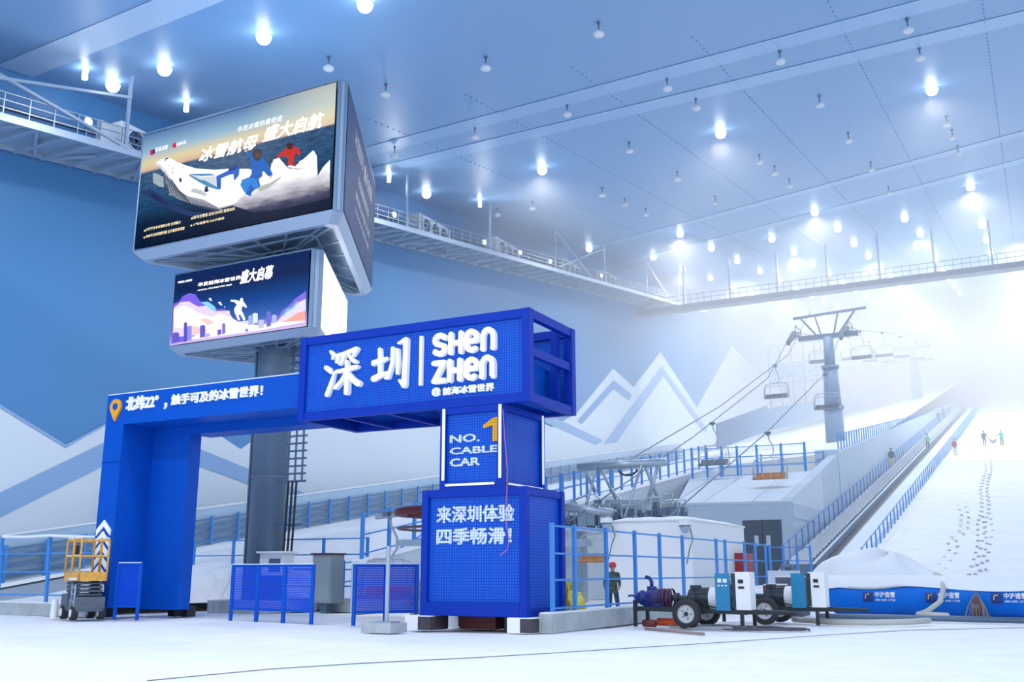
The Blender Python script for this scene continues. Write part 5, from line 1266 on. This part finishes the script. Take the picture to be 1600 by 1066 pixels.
def hoop(x0, x1, y, z0, z1):
    m = MB(); r = .1; m.tube([(x0, y, z0), (x0, y, z1 - r), (x0 + .03, y, z1 - .03), (x0 + r, y, z1), (x1 - r, y, z1), (x1 - .03, y, z1 - .03), (x1, y, z1 - r), (x1, y, z0)], .035); m.tube([(x0, y, (z0 + z1) / 2), (x1, y, (z0 + z1) / 2)], .03); return m
for x0, x1 in ((-.83, -.06), (.02, .83)):
    for y in (-.43, .43):
        g = sp_('guard_rail', hoop(x0, x1, y, 1.45, 2.55), YELL, smooth=True)
        m2 = MB(); m2.tube([(x0 + .1, y, 2.575), (x1 - .1, y, 2.575)], .032); m2.tube([(x0 + .05, y, 2.02), (x1 - .05, y, 2.02)], .025); sp_('frost_cover', m2, FROST, g)
for x in (-.83, .83):
    m2 = MB(); m2.tube([(x, -.4, 2.5), (x, .4, 2.5)], .032); m2.tube([(x, -.4, 2.0), (x, .4, 2.0)], .03); sp_('end_rail', m2, YELL)
mb = MB(); mb.box(-.5, -.25, -.36, -.2, 2.0, 2.35); sp_('control_box', mb, DARK)
q = P(122, 925, z=0); mb = MB(); mb.cyl((-29.25, 22.9, 0), (-29.25, 22.9, .62), .13, .1, 10); o = mb.build('wrapped_bottle', FROST, loc=(-29.25, 22.9, 0)); tag(o, 'frosted white canister standing behind the scissor lift wheel', 'canister')

# ================================================================== PUMP CARTS
PB = mat('pump_blue', srgb(30, 52, 130), .45, noise=.25, nscale=9); PM = mat('pump_maroon', srgb(92, 50, 72), .5, noise=.3, nscale=9)
CARTM = mat('cart_frame', srgb(28, 42, 46), .5); MOT = mat('motor_dark', srgb(52, 62, 72), .5, .2, noise=.15)
def cart_proto():
    r = thing('pump_cart', 'x', 'pump cart', (0, 0, 0))    # local: x from -1.7 (pump) to 2.4 (drawbar), y 0..1.9
    for y in (.35, 1.25):
        mb = MB(); mb.bar((-1.7, y, .5), (1.55, y, .44), .1, .12); part('chassis_beam', mb, CARTM, r)
    mb = MB(); mb.bar((1.5, .35, .44), (2.45, .8, .43), .09, .1); mb.bar((1.5, 1.25, .44), (2.45, .8, .43), .09, .1); mb.cyl((2.35, .8, .43), (2.75, .8, .43), .05); part('drawbar', mb, CARTM, r)
    for x, y in ((-1.65, .35), (-1.62, 1.25), (1.4, .35), (1.5, 1.25)):
        mb = MB(); mb.bar((x, y, 0), (x, y, .72 if x < 0 else .5), .09); part('leg', mb, CARTM, r)
    mb = MB()
    for x in (-1.6, -.4, .3, 1.45): mb.bar((x, .35, .47), (x, 1.25, .47), .09)
    mb.cyl((0, -.1, .39), (0, 1.75, .39), .045); part('cross_member', mb, CARTM, r)
    for y in (-.08, 1.72):
        mb = MB(); mb.lathe((0, y, .39), [(.24, -.09), (.36, -.1), (.39, -.06), (.39, .06), (.36, .1), (.24, .09)], 'y', 28); w = part('tyre', mb, RUBBER, r, True)
        mb = MB(); mb.lathe((0, y, .39), [(0, -.05), (.07, -.06), (.08, -.03), (.2, -.02), (.25, -.08), (.26, .08), (.2, .02), (0, .04)], 'y', 24); hb = part('hub', mb, mat('wheel_rim', srgb(196, 202, 208), .5), w, True)
        mb = MB(); mb.lathe((0, y, .39), [(.07, -.065), (.075, -.03), (.05, -.075), (0, -.075)], 'y', 12)
        for k in range(5): t = 2 * PI * k / 5; mb.cyl((.13 * math.cos(t), y - .045, .39 + .13 * math.sin(t)), (.13 * math.cos(t), y - .02, .39 + .13 * math.sin(t)), .018, n=6)
        part('axle_cap', mb, DARK, w)
    mb = MB(); mb.lathe((-1.35, .8, .78), [(0, -.3), (.2, -.3), (.22, -.2), (.17, -.16), (.26, .0), (.27, .2), (.2, .5), (.22, .55), (.22, .6), (.1, .62)], 'x', 20); mb.box(-1.5, -.9, .6, 1.0, .5, .66); pu = part('pump', mb, PB, r, True)
    mb = MB()
    for k in range(6): mb.lathe((-1.25 + k * .11, .8, .78), [(.25, -.035), (.278, 0), (.25, .035)], 'x', 18)
    part('rib', mb, PM, pu)
    mb = MB(); mb.cyl((-1.3, .8, .95), (-1.3, .8, 1.1), .14); mb.tube([(-1.3, .8, 1.05), (-1.3, .8, 1.22), (-1.36, .8, 1.33), (-1.48, .8, 1.36)], .055); part('outlet_pipe', mb, PB, pu, True)
    mb = MB(); mb.cyl((-1.75, .8, .78), (-1.62, .8, .78), .16); mb.tube([(-1.7, .7, .78), (-1.85, .62, .85), (-1.95, .6, .82)], .03); part('inlet_flange', mb, PB, pu)
    mb = MB(); mb.cyl((-.75, .8, .78), (-.15, .8, .78), .08); mb.cyl((-.6, .8, .78), (-.5, .8, .78), .15); part('coupling', mb, MOT, r)
    mb = MB(); mb.lathe((-.2, .8, .78), [(.1, 0), (.24, .02), (.28, .06), (.28, .62), (.22, .64)], 'x', 22)
    for k in range(12): t = 2 * PI * k / 12; mb.bar((-.1, .8 + .285 * math.cos(t), .78 + .285 * math.sin(t)), (.4, .8 + .285 * math.cos(t), .78 + .285 * math.sin(t)), .025)
    mb.box(-.1, .35, .58, 1.02, .48, .6); mo = part('motor', mb, MOT, r)
    mb = MB(); mb.lathe((.42, .8, .78), [(.28, 0), (.31, .02), (.31, .36), (.29, .4)], 'x', 22); part('fan_cover', mb, FROST, mo, True)
    mb = MB(); mb.lathe((.82, .8, .78), [(.29, 0), (0, .005)], 'x', 22); part('fan_grille', mb, MOT, mo)
    mb = MB(); mb.box(-.12, .12, .66, .94, 1.02, 1.14); part('terminal_box', mb, MOT, mo)
    mb = MB(); mb.tube([(.0, .62, 1.06), (.1, .45, .85), (.4, .4, .6), (.8, .5, .52)], .02); part('motor_cable', mb, DARK, mo, True)
    # control cabinet: white steel box, door swung open to show the teal inside
    mb = MB(); mb.box(1.28, 1.68, .25, .3, .5, 1.5); mb.box(1.28, 1.68, .3, .8, 1.46, 1.5); mb.box(1.28, 1.68, .3, .8, .5, .54); mb.box(1.64, 1.68, .3, .8, .54, 1.46); mb.box(1.1, 1.28, .76, .8, .5, 1.5); cb = part('control_cabinet', mb, FROST, r, bevel=.012)
    mb = MB(); mb.box(1.14, 1.28, .35, .76, .54, 1.46); part('open_interior', mb, mat('cabinet_inside', srgb(50, 66, 74), .6, noise=.3, nscale=14), cb)
    mb = MB(); mb.box(.72, 1.12, .25, .29, .48, 1.46); dr = part('door', mb, TEAL, cb)
    mb = MB()
    for x in (.8, .95): mb.box(x, x + .1, .23, .25, 1.22, 1.32)
    for x in (.8, .9, 1.0): mb.box(x, x + .05, .235, .25, 1.12, 1.16)
    part('meter', mb, FROST, dr)
    mb = MB(); mb.box(1.36, 1.5, .235, .25, 1.2, 1.3); mb.box(1.36, 1.52, .235, .25, 1.06, 1.12); part('gauge', mb, DARK, cb)
    return r
crt = cart_proto(); crt.location = (-8.95, 27.0, 0); crt['label'] = 'wheeled pump cart with teal and white control cabinet, the nearer one beside the kerb'; crt['group'] = 'pump carts'
dup(crt, (-7.6, 30.1, 0), 'second wheeled pump cart, behind the first and next to the blue inflatable tube', 'pump carts')
HOSE = mat('hose_grey', srgb(150, 158, 168), .5); HOSED = mat('hose_dark', srgb(78, 76, 92), .5); 
def coil(px, py, rx, ry, n, lab, m, r=.022):
    c = P(px, py, z=0); rnd = random.Random(px); pts = []
    for i in range(n * 16):
        t = 2 * PI * i / 16; k = 1 - .1 * (i // 16) + .16 * math.sin(i * .23) + .02 * rnd.random(); pts.append((c.x + rx * k * math.cos(t), c.y + ry * k * math.sin(t), r + .012 * (i / 16) + .01 * math.sin(i)))
    mb = MB(); mb.tube(pts, r, 6); o = mb.build('cable_coil', m, loc=(c.x, c.y, 0), smooth=True); tag(o, lab, 'cable coil', 'cable coils')
coil(1118, 982, 1.15, .75, 4, 'grey cable coiled on the snow under the nearer pump cart drawbar', HOSE)
coil(1195, 985, 1.15, .6, 4, 'dark grey cable coil on the snow in front of the second pump cart', HOSED)
def line(name, pts, r, m, lab, cat, z=None):
    mb = MB(); q = [p_ if isinstance(p_, Vector) else P(*p_, z=(z or r)) for p_ in pts]; mb.tube(q, r, 8); o = mb.build(name, m, loc=tuple(q[0]), smooth=True); return tag(o, lab, cat)
line('rod', [(1008, 983), (1100, 991)], .035, mat('rusty_rod', srgb(150, 130, 128), .5), 'brownish steel rod lying on the snow in front of the nearer pump cart', 'rod')
line('pipe', [P(1006, 974, z=.1), P(1006, 974, z=.1) + Vector((.38, -.12, 0))], .1, DRED, 'short dark red pipe lying at the end of the orange pipe', 'pipe')
line('pipe', [P(1028, 972, z=.11), P(1028, 972, z=.11) + Vector((1.1, -.1, 0))], .11, mat('pipe_orange', srgb(240, 96, 44), .5), 'orange pipe lying on the snow behind the nearer pump cart legs', 'pipe')
line('cord', [(230, 1064), (420, 1046), (560, 1037), (740, 1028), (860, 1021), (1000, 1012), (1130, 1004), (1300, 992), (1420, 985), (1600, 981)], .008, mat('cord_dark', srgb(104, 116, 132), .6), 'thin dark cord lying across the whole snow floor in the foreground', 'cord')
line('hose', [(1240, 968), (1300, 972), (1370, 973), (1420, 972), (1452, 970)], .085, mat('hose_beige', srgb(196, 196, 192), .55), 'thick pale hose lying on the snow in front of the blue tube', 'hose')
mb = MB(); mb.tube([(.95, 40.2, 1.18), (1.0, 39.6, 1.42), (1.2, 38.9, 1.35), (1.33, 38.2, .95), (1.2, 37.9, .5), (.8, 37.7, .2), (.5, 37.5, .1), (1.1, 37.3, .09), (1.5, 37.0, .09)], .09, 10)
mb.shift((P(1470, 950, y=38).x - 1.2, 0, 0)); o = mb.build('hose', MATS['hose_beige'], loc=(mb.v[0].x, 38.5, 0), smooth=True); tag(o, 'thick pale hose hanging over the blue inflatable tube', 'hose')
line('rail', [(1280, 963), (1440, 966), (1600, 970)], .09, STEELD, 'long dark pipe lying along the foot of the blue tube', 'pipe')

# ================================================================== INFLATABLE TUBE, SNOW HEAPS
ty, tr = 38.9, .66
tb = thing('inflatable_tube', 'large blue inflatable barrier tube lying at the foot of the ski slope', 'inflatable tube', (-4, ty, 0))
xl0 = P(1290, 935, y=ty).x; xr0 = 9
prof = [(0, xl0 - .02), (.3, xl0), (.5, xl0 + .12), (.62, xl0 + .35)] + [(tr + .015 * math.sin(i * 2.1), xl0 + .7 + i * (xr0 - xl0 - .7) / 16) for i in range(17)] + [(0, xr0 + .2)]
mb = MB(); mb.lathe((0, ty, tr - .02), prof, 'x', 32); part('tube', mb, mat('tube_blue', srgb(0, 112, 218), .5, noise=.08, nscale=1.5, spec=.2), tb, True)
def cap(u, v):
    x = xl0 + .15 + (xr0 - xl0 - .3) * u; a = math.radians(18 + 10 * math.sin(x * 1.3) + 150 * v)
    if v == 0: a = math.radians(26 + 8 * math.sin(x * .9))
    rr = tr + .035 + .05 * math.sin(PI * v); return (x, ty - rr * math.cos(a), tr - .02 + rr * math.sin(a))
mb = MB(); mb.grid(cap, 60, 12); part('snow_cover', mb, SNOW, tb, True)
def tube_logo(px, body='中沪造雪', second='400 000 1728'):
    pz = P(px, 929, y=ty - tr); mb = MB(); y = ty - tr - .035
    def wrap(m_):      # bend the flat sign onto the tube
        for v in m_.v:
            dz = max(-.6, min(.6, v.z - (tr - .02))); v.y = ty - math.sqrt(max(.01, (tr + .03 + (y - v.y)) ** 2 - dz * dz))
        return m_
    mb.grid(lambda u, v: (pz.x - .08 + .34 * u, y, tr - .2 + .34 * v), 4, 8); e = part('emblem', wrap(mb), mat('logo_navy', srgb(16, 44, 120), .4), tb)
    mb = MB(); mb.tube([(pz.x + .0, y - .015, tr - .08), (pz.x + .02, y - .015, tr + .06), (pz.x + .14, y - .015, tr + .08)], .018, 6); part('mark', wrap(mb), mat('logo_gold', srgb(226, 200, 140), .4), e)
    mb = MB(); letters(mb, body, (pz.x + .32, y - .005, tr - .04), (1, 0, 0), (0, 0, 1), .68, .2, 0, .03); part('lettering', wrap(mb), WHITE, tb); mb = MB(); letters(mb, second, (pz.x + .32, y - .005, tr - .16), (1, 0, 0), (0, 0, 1), .68, .07, 0, .02); part('phone_number', wrap(mb), WHITE, tb)
for px in (1352, 1450, 1552): tube_logo(px)
q = Vector((P(1525, 940, y=37.9).x, 37.95, 0)); mb = MB(); rnd = random.Random(5)
for k in range(16):
    a = rnd.random() * 2 * PI; b = rnd.random() * 2 * PI; r1 = .25 + .18 * rnd.random()
    mb.tube([(q.x + r1 * math.cos(a), q.y + .3 * r1 * math.sin(a), .02), (q.x + .28 * math.cos(a + .4), q.y - .1, .35), (q.x + .05 * math.cos(b), q.y + .1, .82), (q.x + .26 * math.cos(b), q.y - .1, .4), (q.x + r1 * math.cos(b), q.y + .3 * r1 * math.sin(b) - .2, .02)], .009, 5)
nb = thing('net_bundle', 'tangled brown net bundle heaped against the blue tube', 'net', (q.x, q.y, 0)); part('netting', mb, mat('net_brown', srgb(150, 140, 140), .8), nb, True)
mb = MB(); mb.ball((q.x, q.y + .05, .34), .17, .14, .36); part('core', mb, mat('net_core', srgb(104, 70, 76), .8, noise=.3), nb, True)
# snow heap behind the tube
def heap(cx, cy, rx, ry, h, lab, seed, zb_=0):
    rnd = random.Random(seed); ph = [rnd.random() * 6 for _ in range(4)]
    def f(u, v):
        a = 2 * PI * u; s = v; k = 1 + .12 * math.sin(3 * a + ph[0]) + .06 * math.sin(7 * a + ph[1])
        z = h * (1 - s ** 3.4) * (1 + .07 * math.sin(5 * a + ph[2] + 4 * s) + .05 * math.sin(9 * s + ph[3])) if s < 1 else -.4
        z = z * (1 - .38 * s * math.cos(a) * (1 if s < 1 else 0))
        return (cx + rx * k * s * math.cos(a), cy + ry * k * s * math.sin(a), zb_ + z)
    mb = MB(); mb.grid(f, 48, 14); o = mb.build('snow_heap', SNOW, loc=(cx, cy, zb_), smooth=True); tag(o, lab, 'snow heap', 'snow heaps')
hp = P(1365, 905, y=44); heap(P(1390, 900, y=45.5).x, 45.5, 3.5, 2.8, 2.15, 'big rounded heap of white snow behind the blue tube at the foot of the conveyor', 2)
heap(P(1205, 925, y=41).x, 41.0, 1.9, 1.2, .85, 'low heap of snow behind the pump carts, beside the dark container', 4)
for nm, px0, px1, y, h, m, lab, ct in (('steel_container', 1212, 1252, 36, 1.32, mat('container_grey', srgb(88, 98, 112), .6), 'dark grey steel container behind the second pump cart', 'container'), ('red_crate', 1192, 1220, 34.5, 1.06, DRED, 'dark red steel crate beside the dark grey container', 'crate')):
    a, b = P(px0, 920, y=y), P(px1, 920, y=y); r = thing(nm, lab, ct, ((a.x + b.x) / 2, y, 0)); mb = MB(); mb.box(a.x, b.x, y, y + 1.2, 0, h); part('body', mb, m, r, bevel=.02); mb = MB(); mb.box(a.x + .03, b.x - .03, y + .03, y + 1.17, h, h + .04); part('snow_cover', mb, FROST, r)
a, b = P(1200, 905, y=40), P(1242, 905, y=40); r = thing('wooden_box', 'pale grey box with a small pump on top behind the dark container', 'box', (a.x, 40, 0)); mb = MB(); mb.box(a.x, b.x, 40, 41, 0, 1.55); part('body', mb, CONCW, r); mb = MB(); mb.ball((b.x - .3, 40.3, 1.7), .2, .2, .15); mb.cyl((b.x - .3, 40.3, 1.7), (b.x - .3, 40.3, 1.95), .06); part('small_pump', mb, STEELD, r)

# footprints up the slope
def trail(pts, lab, step=.9, w=.35):
    mb = MB(); q = []
    for (px, py) in pts:
        r_ = ray(px, py); n = (2 - .2 * 58 - CAM_H) / (r_.z - .2 * r_.y); q.append(Vector((0, 0, CAM_H)) + r_ * n)
    i = 0; side = 1
    for a, b in zip(q, q[1:]):
        n = max(1, int((b - a).length / step))
        for k in range(n):
            c = a.lerp(b, k / n); side = -side; d = (b - a).normalized(); nn = Vector((-d.y, d.x, 0)).normalized() * .22 * side
            c = c + nn; c.z = right_z(c.x, c.y) + .04; mb.ball(c, .11, .22, .05, 7, 4)
    o = mb.build('footprint_trail', mat('trodden_snow', srgb(216, 222, 232), .9), loc=tuple(q[0])); tag(o, lab, 'footprints', kind='stuff')
trail([(1520, 905), (1527, 880), (1535, 850), (1533, 820), (1541, 790), (1538, 765), (1545, 735), (1543, 715)], 'trail of footprints up the ski slope towards the two workers')
trail([(1530, 905), (1536, 870), (1545, 830), (1540, 800), (1536, 770), (1540, 740)], 'second line of footprints alongside the main trail', 1.1)
trail([(1470, 890), (1490, 860), (1487, 845), (1505, 830), (1508, 805), (1502, 790), (1509, 780)], 'winding line of footprints nearer the conveyor', 1.0)

# ================================================================== PEOPLE
def person(loc, rz, lab, jacket, trousers, skin, hat, pose, name='person', hard_hat=True, detail=True):
    """one skinned body; metres, feet at z=0, facing -Y before rotation"""
    root = thing(name, lab, 'person', loc, None)
    V = {'pel': (0, 0, .95), 'wst': (0, -.01, 1.12), 'chs': (0, -.02, 1.36), 'nck': (0, -.02, 1.50), 'hd1': (0, -.03, 1.58), 'hd2': (0, -.035, 1.68), 'hd3': (0, -.02, 1.755),
         'hl': (.1, 0, .92), 'hr': (-.1, 0, .92), 'kl': (.11, -.03, .5), 'kr': (-.11, -.02, .5), 'al': (.11, .02, .1), 'ar': (-.11, .02, .1), 'fl': (.12, -.14, .04), 'fr': (-.12, -.14, .04),
         'sl': (.19, -.01, 1.42), 'sr': (-.19, -.01, 1.42), 'el': (.25, .02, 1.16), 'er': (-.25, .02, 1.16), 'wl': (.25, -.1, .92), 'wr': (-.25, -.1, .92), 'pl': (.25, -.13, .84), 'pr': (-.25, -.13, .84)}
    V.update(pose)
    R = {'pel': .155, 'wst': .15, 'chs': .165, 'nck': .06, 'hd1': .075, 'hd2': .098, 'hd3': .075, 'hl': .1, 'hr': .1, 'kl': .075, 'kr': .075, 'al': .055, 'ar': .055, 'fl': .045, 'fr': .045,
         'sl': .085, 'sr': .085, 'el': .062, 'er': .062, 'wl': .045, 'wr': .045, 'pl': .042, 'pr': .042}
    E = [('pel', 'wst'), ('wst', 'chs'), ('chs', 'nck'), ('nck', 'hd1'), ('hd1', 'hd2'), ('hd2', 'hd3'), ('pel', 'hl'), ('pel', 'hr'), ('hl', 'kl'), ('hr', 'kr'), ('kl', 'al'), ('kr', 'ar'), ('al', 'fl'), ('ar', 'fr'), ('chs', 'sl'), ('chs', 'sr'), ('sl', 'el'), ('sr', 'er'), ('el', 'wl'), ('er', 'wr'), ('wl', 'pl'), ('wr', 'pr')]
    if detail:
        for s in 'lr':
            p, w = Vector(V['p' + s]), Vector(V['w' + s]); d = (p - w).normalized(); sd = d.cross(Vector((0, 1, 0))); sd = sd.normalized() if sd.length > .1 else Vector((1, 0, 0))
            for k in range(4):
                o = sd * (k - 1.5) * .022; a, b, c = 'f%s%da' % (s, k), 'f%s%db' % (s, k), 'f%s%dc' % (s, k)
                ln = (.045, .052, .05, .038)[k]
                V[a] = tuple(p + o + d * .03); V[b] = tuple(p + o + d * (.03 + ln * .6) + Vector((0, -.008, 0))); V[c] = tuple(p + o + d * (.03 + ln) + Vector((0, -.025, 0)))
                R[a], R[b], R[c] = .011, .0095, .008; E += [('p' + s, a), (a, b), (b, c)]
            V['t' + s] = tuple(p.lerp(w, .5) + sd * .05 + d * .02); V['u' + s] = tuple(p.lerp(w, .2) + sd * .07 + d * .04); R['t' + s], R['u' + s] = .012, .01; E += [('p' + s, 't' + s), ('t' + s, 'u' + s)]
    keys = list(V); idx = {k: i for i, k in enumerate(keys)}
    me = bpy.data.meshes.new('body'); me.from_pydata([V[k] for k in keys], [(idx[a], idx[b]) for a, b in E], [])
    o = bpy.data.objects.new('body', me); COL.objects.link(o)
    sk = o.modifiers.new('skin', 'SKIN'); sk.use_smooth_shade = True
    for k in keys:
        d = me.skin_vertices[0].data[idx[k]]; d.radius = (R[k], R[k] * (.72 if k in ('pel', 'wst', 'chs') else 1)); d.use_root = (k == 'pel')
    ss = o.modifiers.new('sub', 'SUBSURF'); ss.levels = ss.render_levels = 2 if detail else 1
    dg = bpy.context.evaluated_depsgraph_get(); bm_ = bpy.data.meshes.new_from_object(o.evaluated_get(dg)); bpy.data.objects.remove(o)
    for m_ in (jacket, trousers, skin, BLK): bm_.materials.append(m_)
    nz = V['nck'][2] + .02; hem = V['pel'][2] - .12
    for p in bm_.polygons:
        c = p.center; p.use_smooth = True
        hand = min((c - Vector(V['pl'])).length, (c - Vector(V['pr'])).length) < .1
        p.material_index = 2 if (c.z > nz or hand) else (0 if c.z > hem or (abs(c.x) > .2 and c.z > .7) else (1 if c.z > .12 else 3))
    b = bpy.data.objects.new('body', bm_); COL.objects.link(b); b.parent = root
    h1, h2 = Vector(V['hd2']), Vector(V['hd3'])
    if detail:       # face
        f = MB(); f.ball(h1 + Vector((0, -.108, -.02)), .016, .022, .022, 8, 6); fo = f.build('nose', skin, root, smooth=True)
        for sx in (-1, 1):
            f = MB(); f.ball(h1 + Vector((sx * .036, -.092, .012)), .013, .01, .008, 8, 6); f.build('eye', BLK, root, smooth=True)
            f = MB(); f.ball(h1 + Vector((sx * .1, .0, -.01)), .014, .028, .036, 8, 6); f.build('ear', skin, root, smooth=True)
        f = MB(); f.ball(h1 + Vector((0, -.092, -.058)), .03, .012, .007, 8, 6); f.build('mouth', mat('lips', srgb(150, 90, 84), .6), root, smooth=True)
        f = MB(); f.ball(h1 + Vector((0, .02, .01)), .102, .1, .105, 14, 8, fn=None); f.build('hair', mat('hair_dark', (.015, .013, .012), .7), root, smooth=True)
    f = MB(); f.lathe(h2 + Vector((0, .0, -.05)), [(.15, -.01), (.155, .0), (.125, .012), (.122, .05), (.1, .095), (.05, .122), (0, .13)], n=20); f.ball(h2 + Vector((0, -.13, -.05)), .08, .07, .012, 10, 4); f.build('hard_hat', hat, root, smooth=True)
    root.rotation_euler = (0, 0, rz); return root
CAMO = mat('camouflage', srgb(78, 98, 96), .85, noise=.6, nscale=14); NAVY = mat('trousers_navy', srgb(52, 66, 96), .85)
SKIN = mat('skin', srgb(206, 156, 130), .6)
wp = P(958, 948, y=31.8)
person((wp.x, wp.y, 0), math.radians(35), 'person in camouflage jacket, dark trousers and red hard hat walking behind the tall blue fence', CAMO, NAVY, SKIN, mat('hat_red', srgb(214, 44, 48), .35),
       {'kl': (.12, -.14, .5), 'al': (.12, -.16, .1), 'fl': (.13, -.3, .05), 'kr': (-.1, .02, .5), 'ar': (-.1, .2, .12), 'fr': (-.1, .1, .04), 'el': (.25, .06, 1.16), 'wl': (.2, -.16, 1.02), 'pl': (.14, -.22, .98), 'er': (-.26, .06, 1.15), 'wr': (-.24, -.02, .9), 'pr': (-.23, -.05, .82), 'hd2': (0, -.05, 1.68), 'hd1': (0, -.045, 1.58), 'hd3': (0, -.045, 1.755)})
def on_slope(px, py):
    r_ = ray(px, py); n = (2 - .2 * 58 - CAM_H) / (r_.z - .2 * r_.y); q = Vector((0, 0, CAM_H)) + r_ * n; q.z = right_z(q.x, q.y); return q
GREY = mat('coat_dark', srgb(84, 92, 112), .85); GREEN = mat('coat_green', srgb(128, 196, 160), .8); REDC = mat('coat_red', srgb(196, 84, 92), .8); YEL = mat('vest_yellow', srgb(210, 206, 120), .8)
carry = {'wl': (.42, -.12, .95), 'pl': (.5, -.14, .92), 'el': (.34, 0, 1.15)}
carry_r = {'wr': (-.42, -.12, .95), 'pr': (-.5, -.14, .92), 'er': (-.34, 0, 1.15)}
pa, pb = on_slope(1539, 698), on_slope(1566, 697)
person(pa, math.radians(10), 'person in a dark coat on the ski slope holding one end of a net', GREY, GREY, SKIN, DRED, carry, detail=False)
person(pb, math.radians(10), 'person in a pale green coat on the slope holding the net\'s other end', GREEN, GREY, SKIN, GREEN, carry_r, detail=False)
def sag(u, v):
    a, b = pa + Vector((.5, -.15, .95 - .35 * v)), pb + Vector((-.5, -.15, .95 - .35 * v)); p = a.lerp(b, u); p.z -= .3 * math.sin(PI * u); return p
mb = MB(); mb.grid(sag, 16, 4); mb.grid(lambda u, v: sag(u, v) + Vector((0, .06, 0)), 16, 4); o = mb.build('net', mat('net_grey', srgb(150, 166, 186), .8), loc=tuple(pa)); tag(o, 'rolled net sagging between the two people on the ski slope', 'net')
def on_conv(px, py, x, h=0.1):
    p = P(px, py, x=x); return Vector((x, p.y, conv_z(p.y) + h))
person(on_conv(1395, 738, -12.95), 0, 'person in dark clothes with a yellow vest on the conveyor walkway by the wall', GREY, YEL, SKIN, GREY, {}, detail=False)
person(on_conv(1450, 702, -11.0), 0, 'person in a pale green coat beside the upper part of the conveyor belt', GREEN, GREY, SKIN, DRED, {}, detail=False)
q = on_slope(1493, 712); person(q, math.radians(40), 'person in a red coat on the snow beside the conveyor housing', REDC, mat('trousers_pale', srgb(190, 200, 214), .8), SKIN, REDC, {}, detail=False)
person(on_conv(1466, 650, -12.95), 0, 'person in a blue grey coat far up the conveyor walkway', GREY, GREY, SKIN, GREY, {'wl': (.5, -.12, 1.35), 'pl': (.58, -.14, 1.36), 'el': (.34, 0, 1.35)}, detail=False)
person(on_conv(1474, 645, -12.95), 0, 'person in a blue coat far up the conveyor walkway, second of a pair', FENCE, GREY, SKIN, GREY, {}, detail=False)
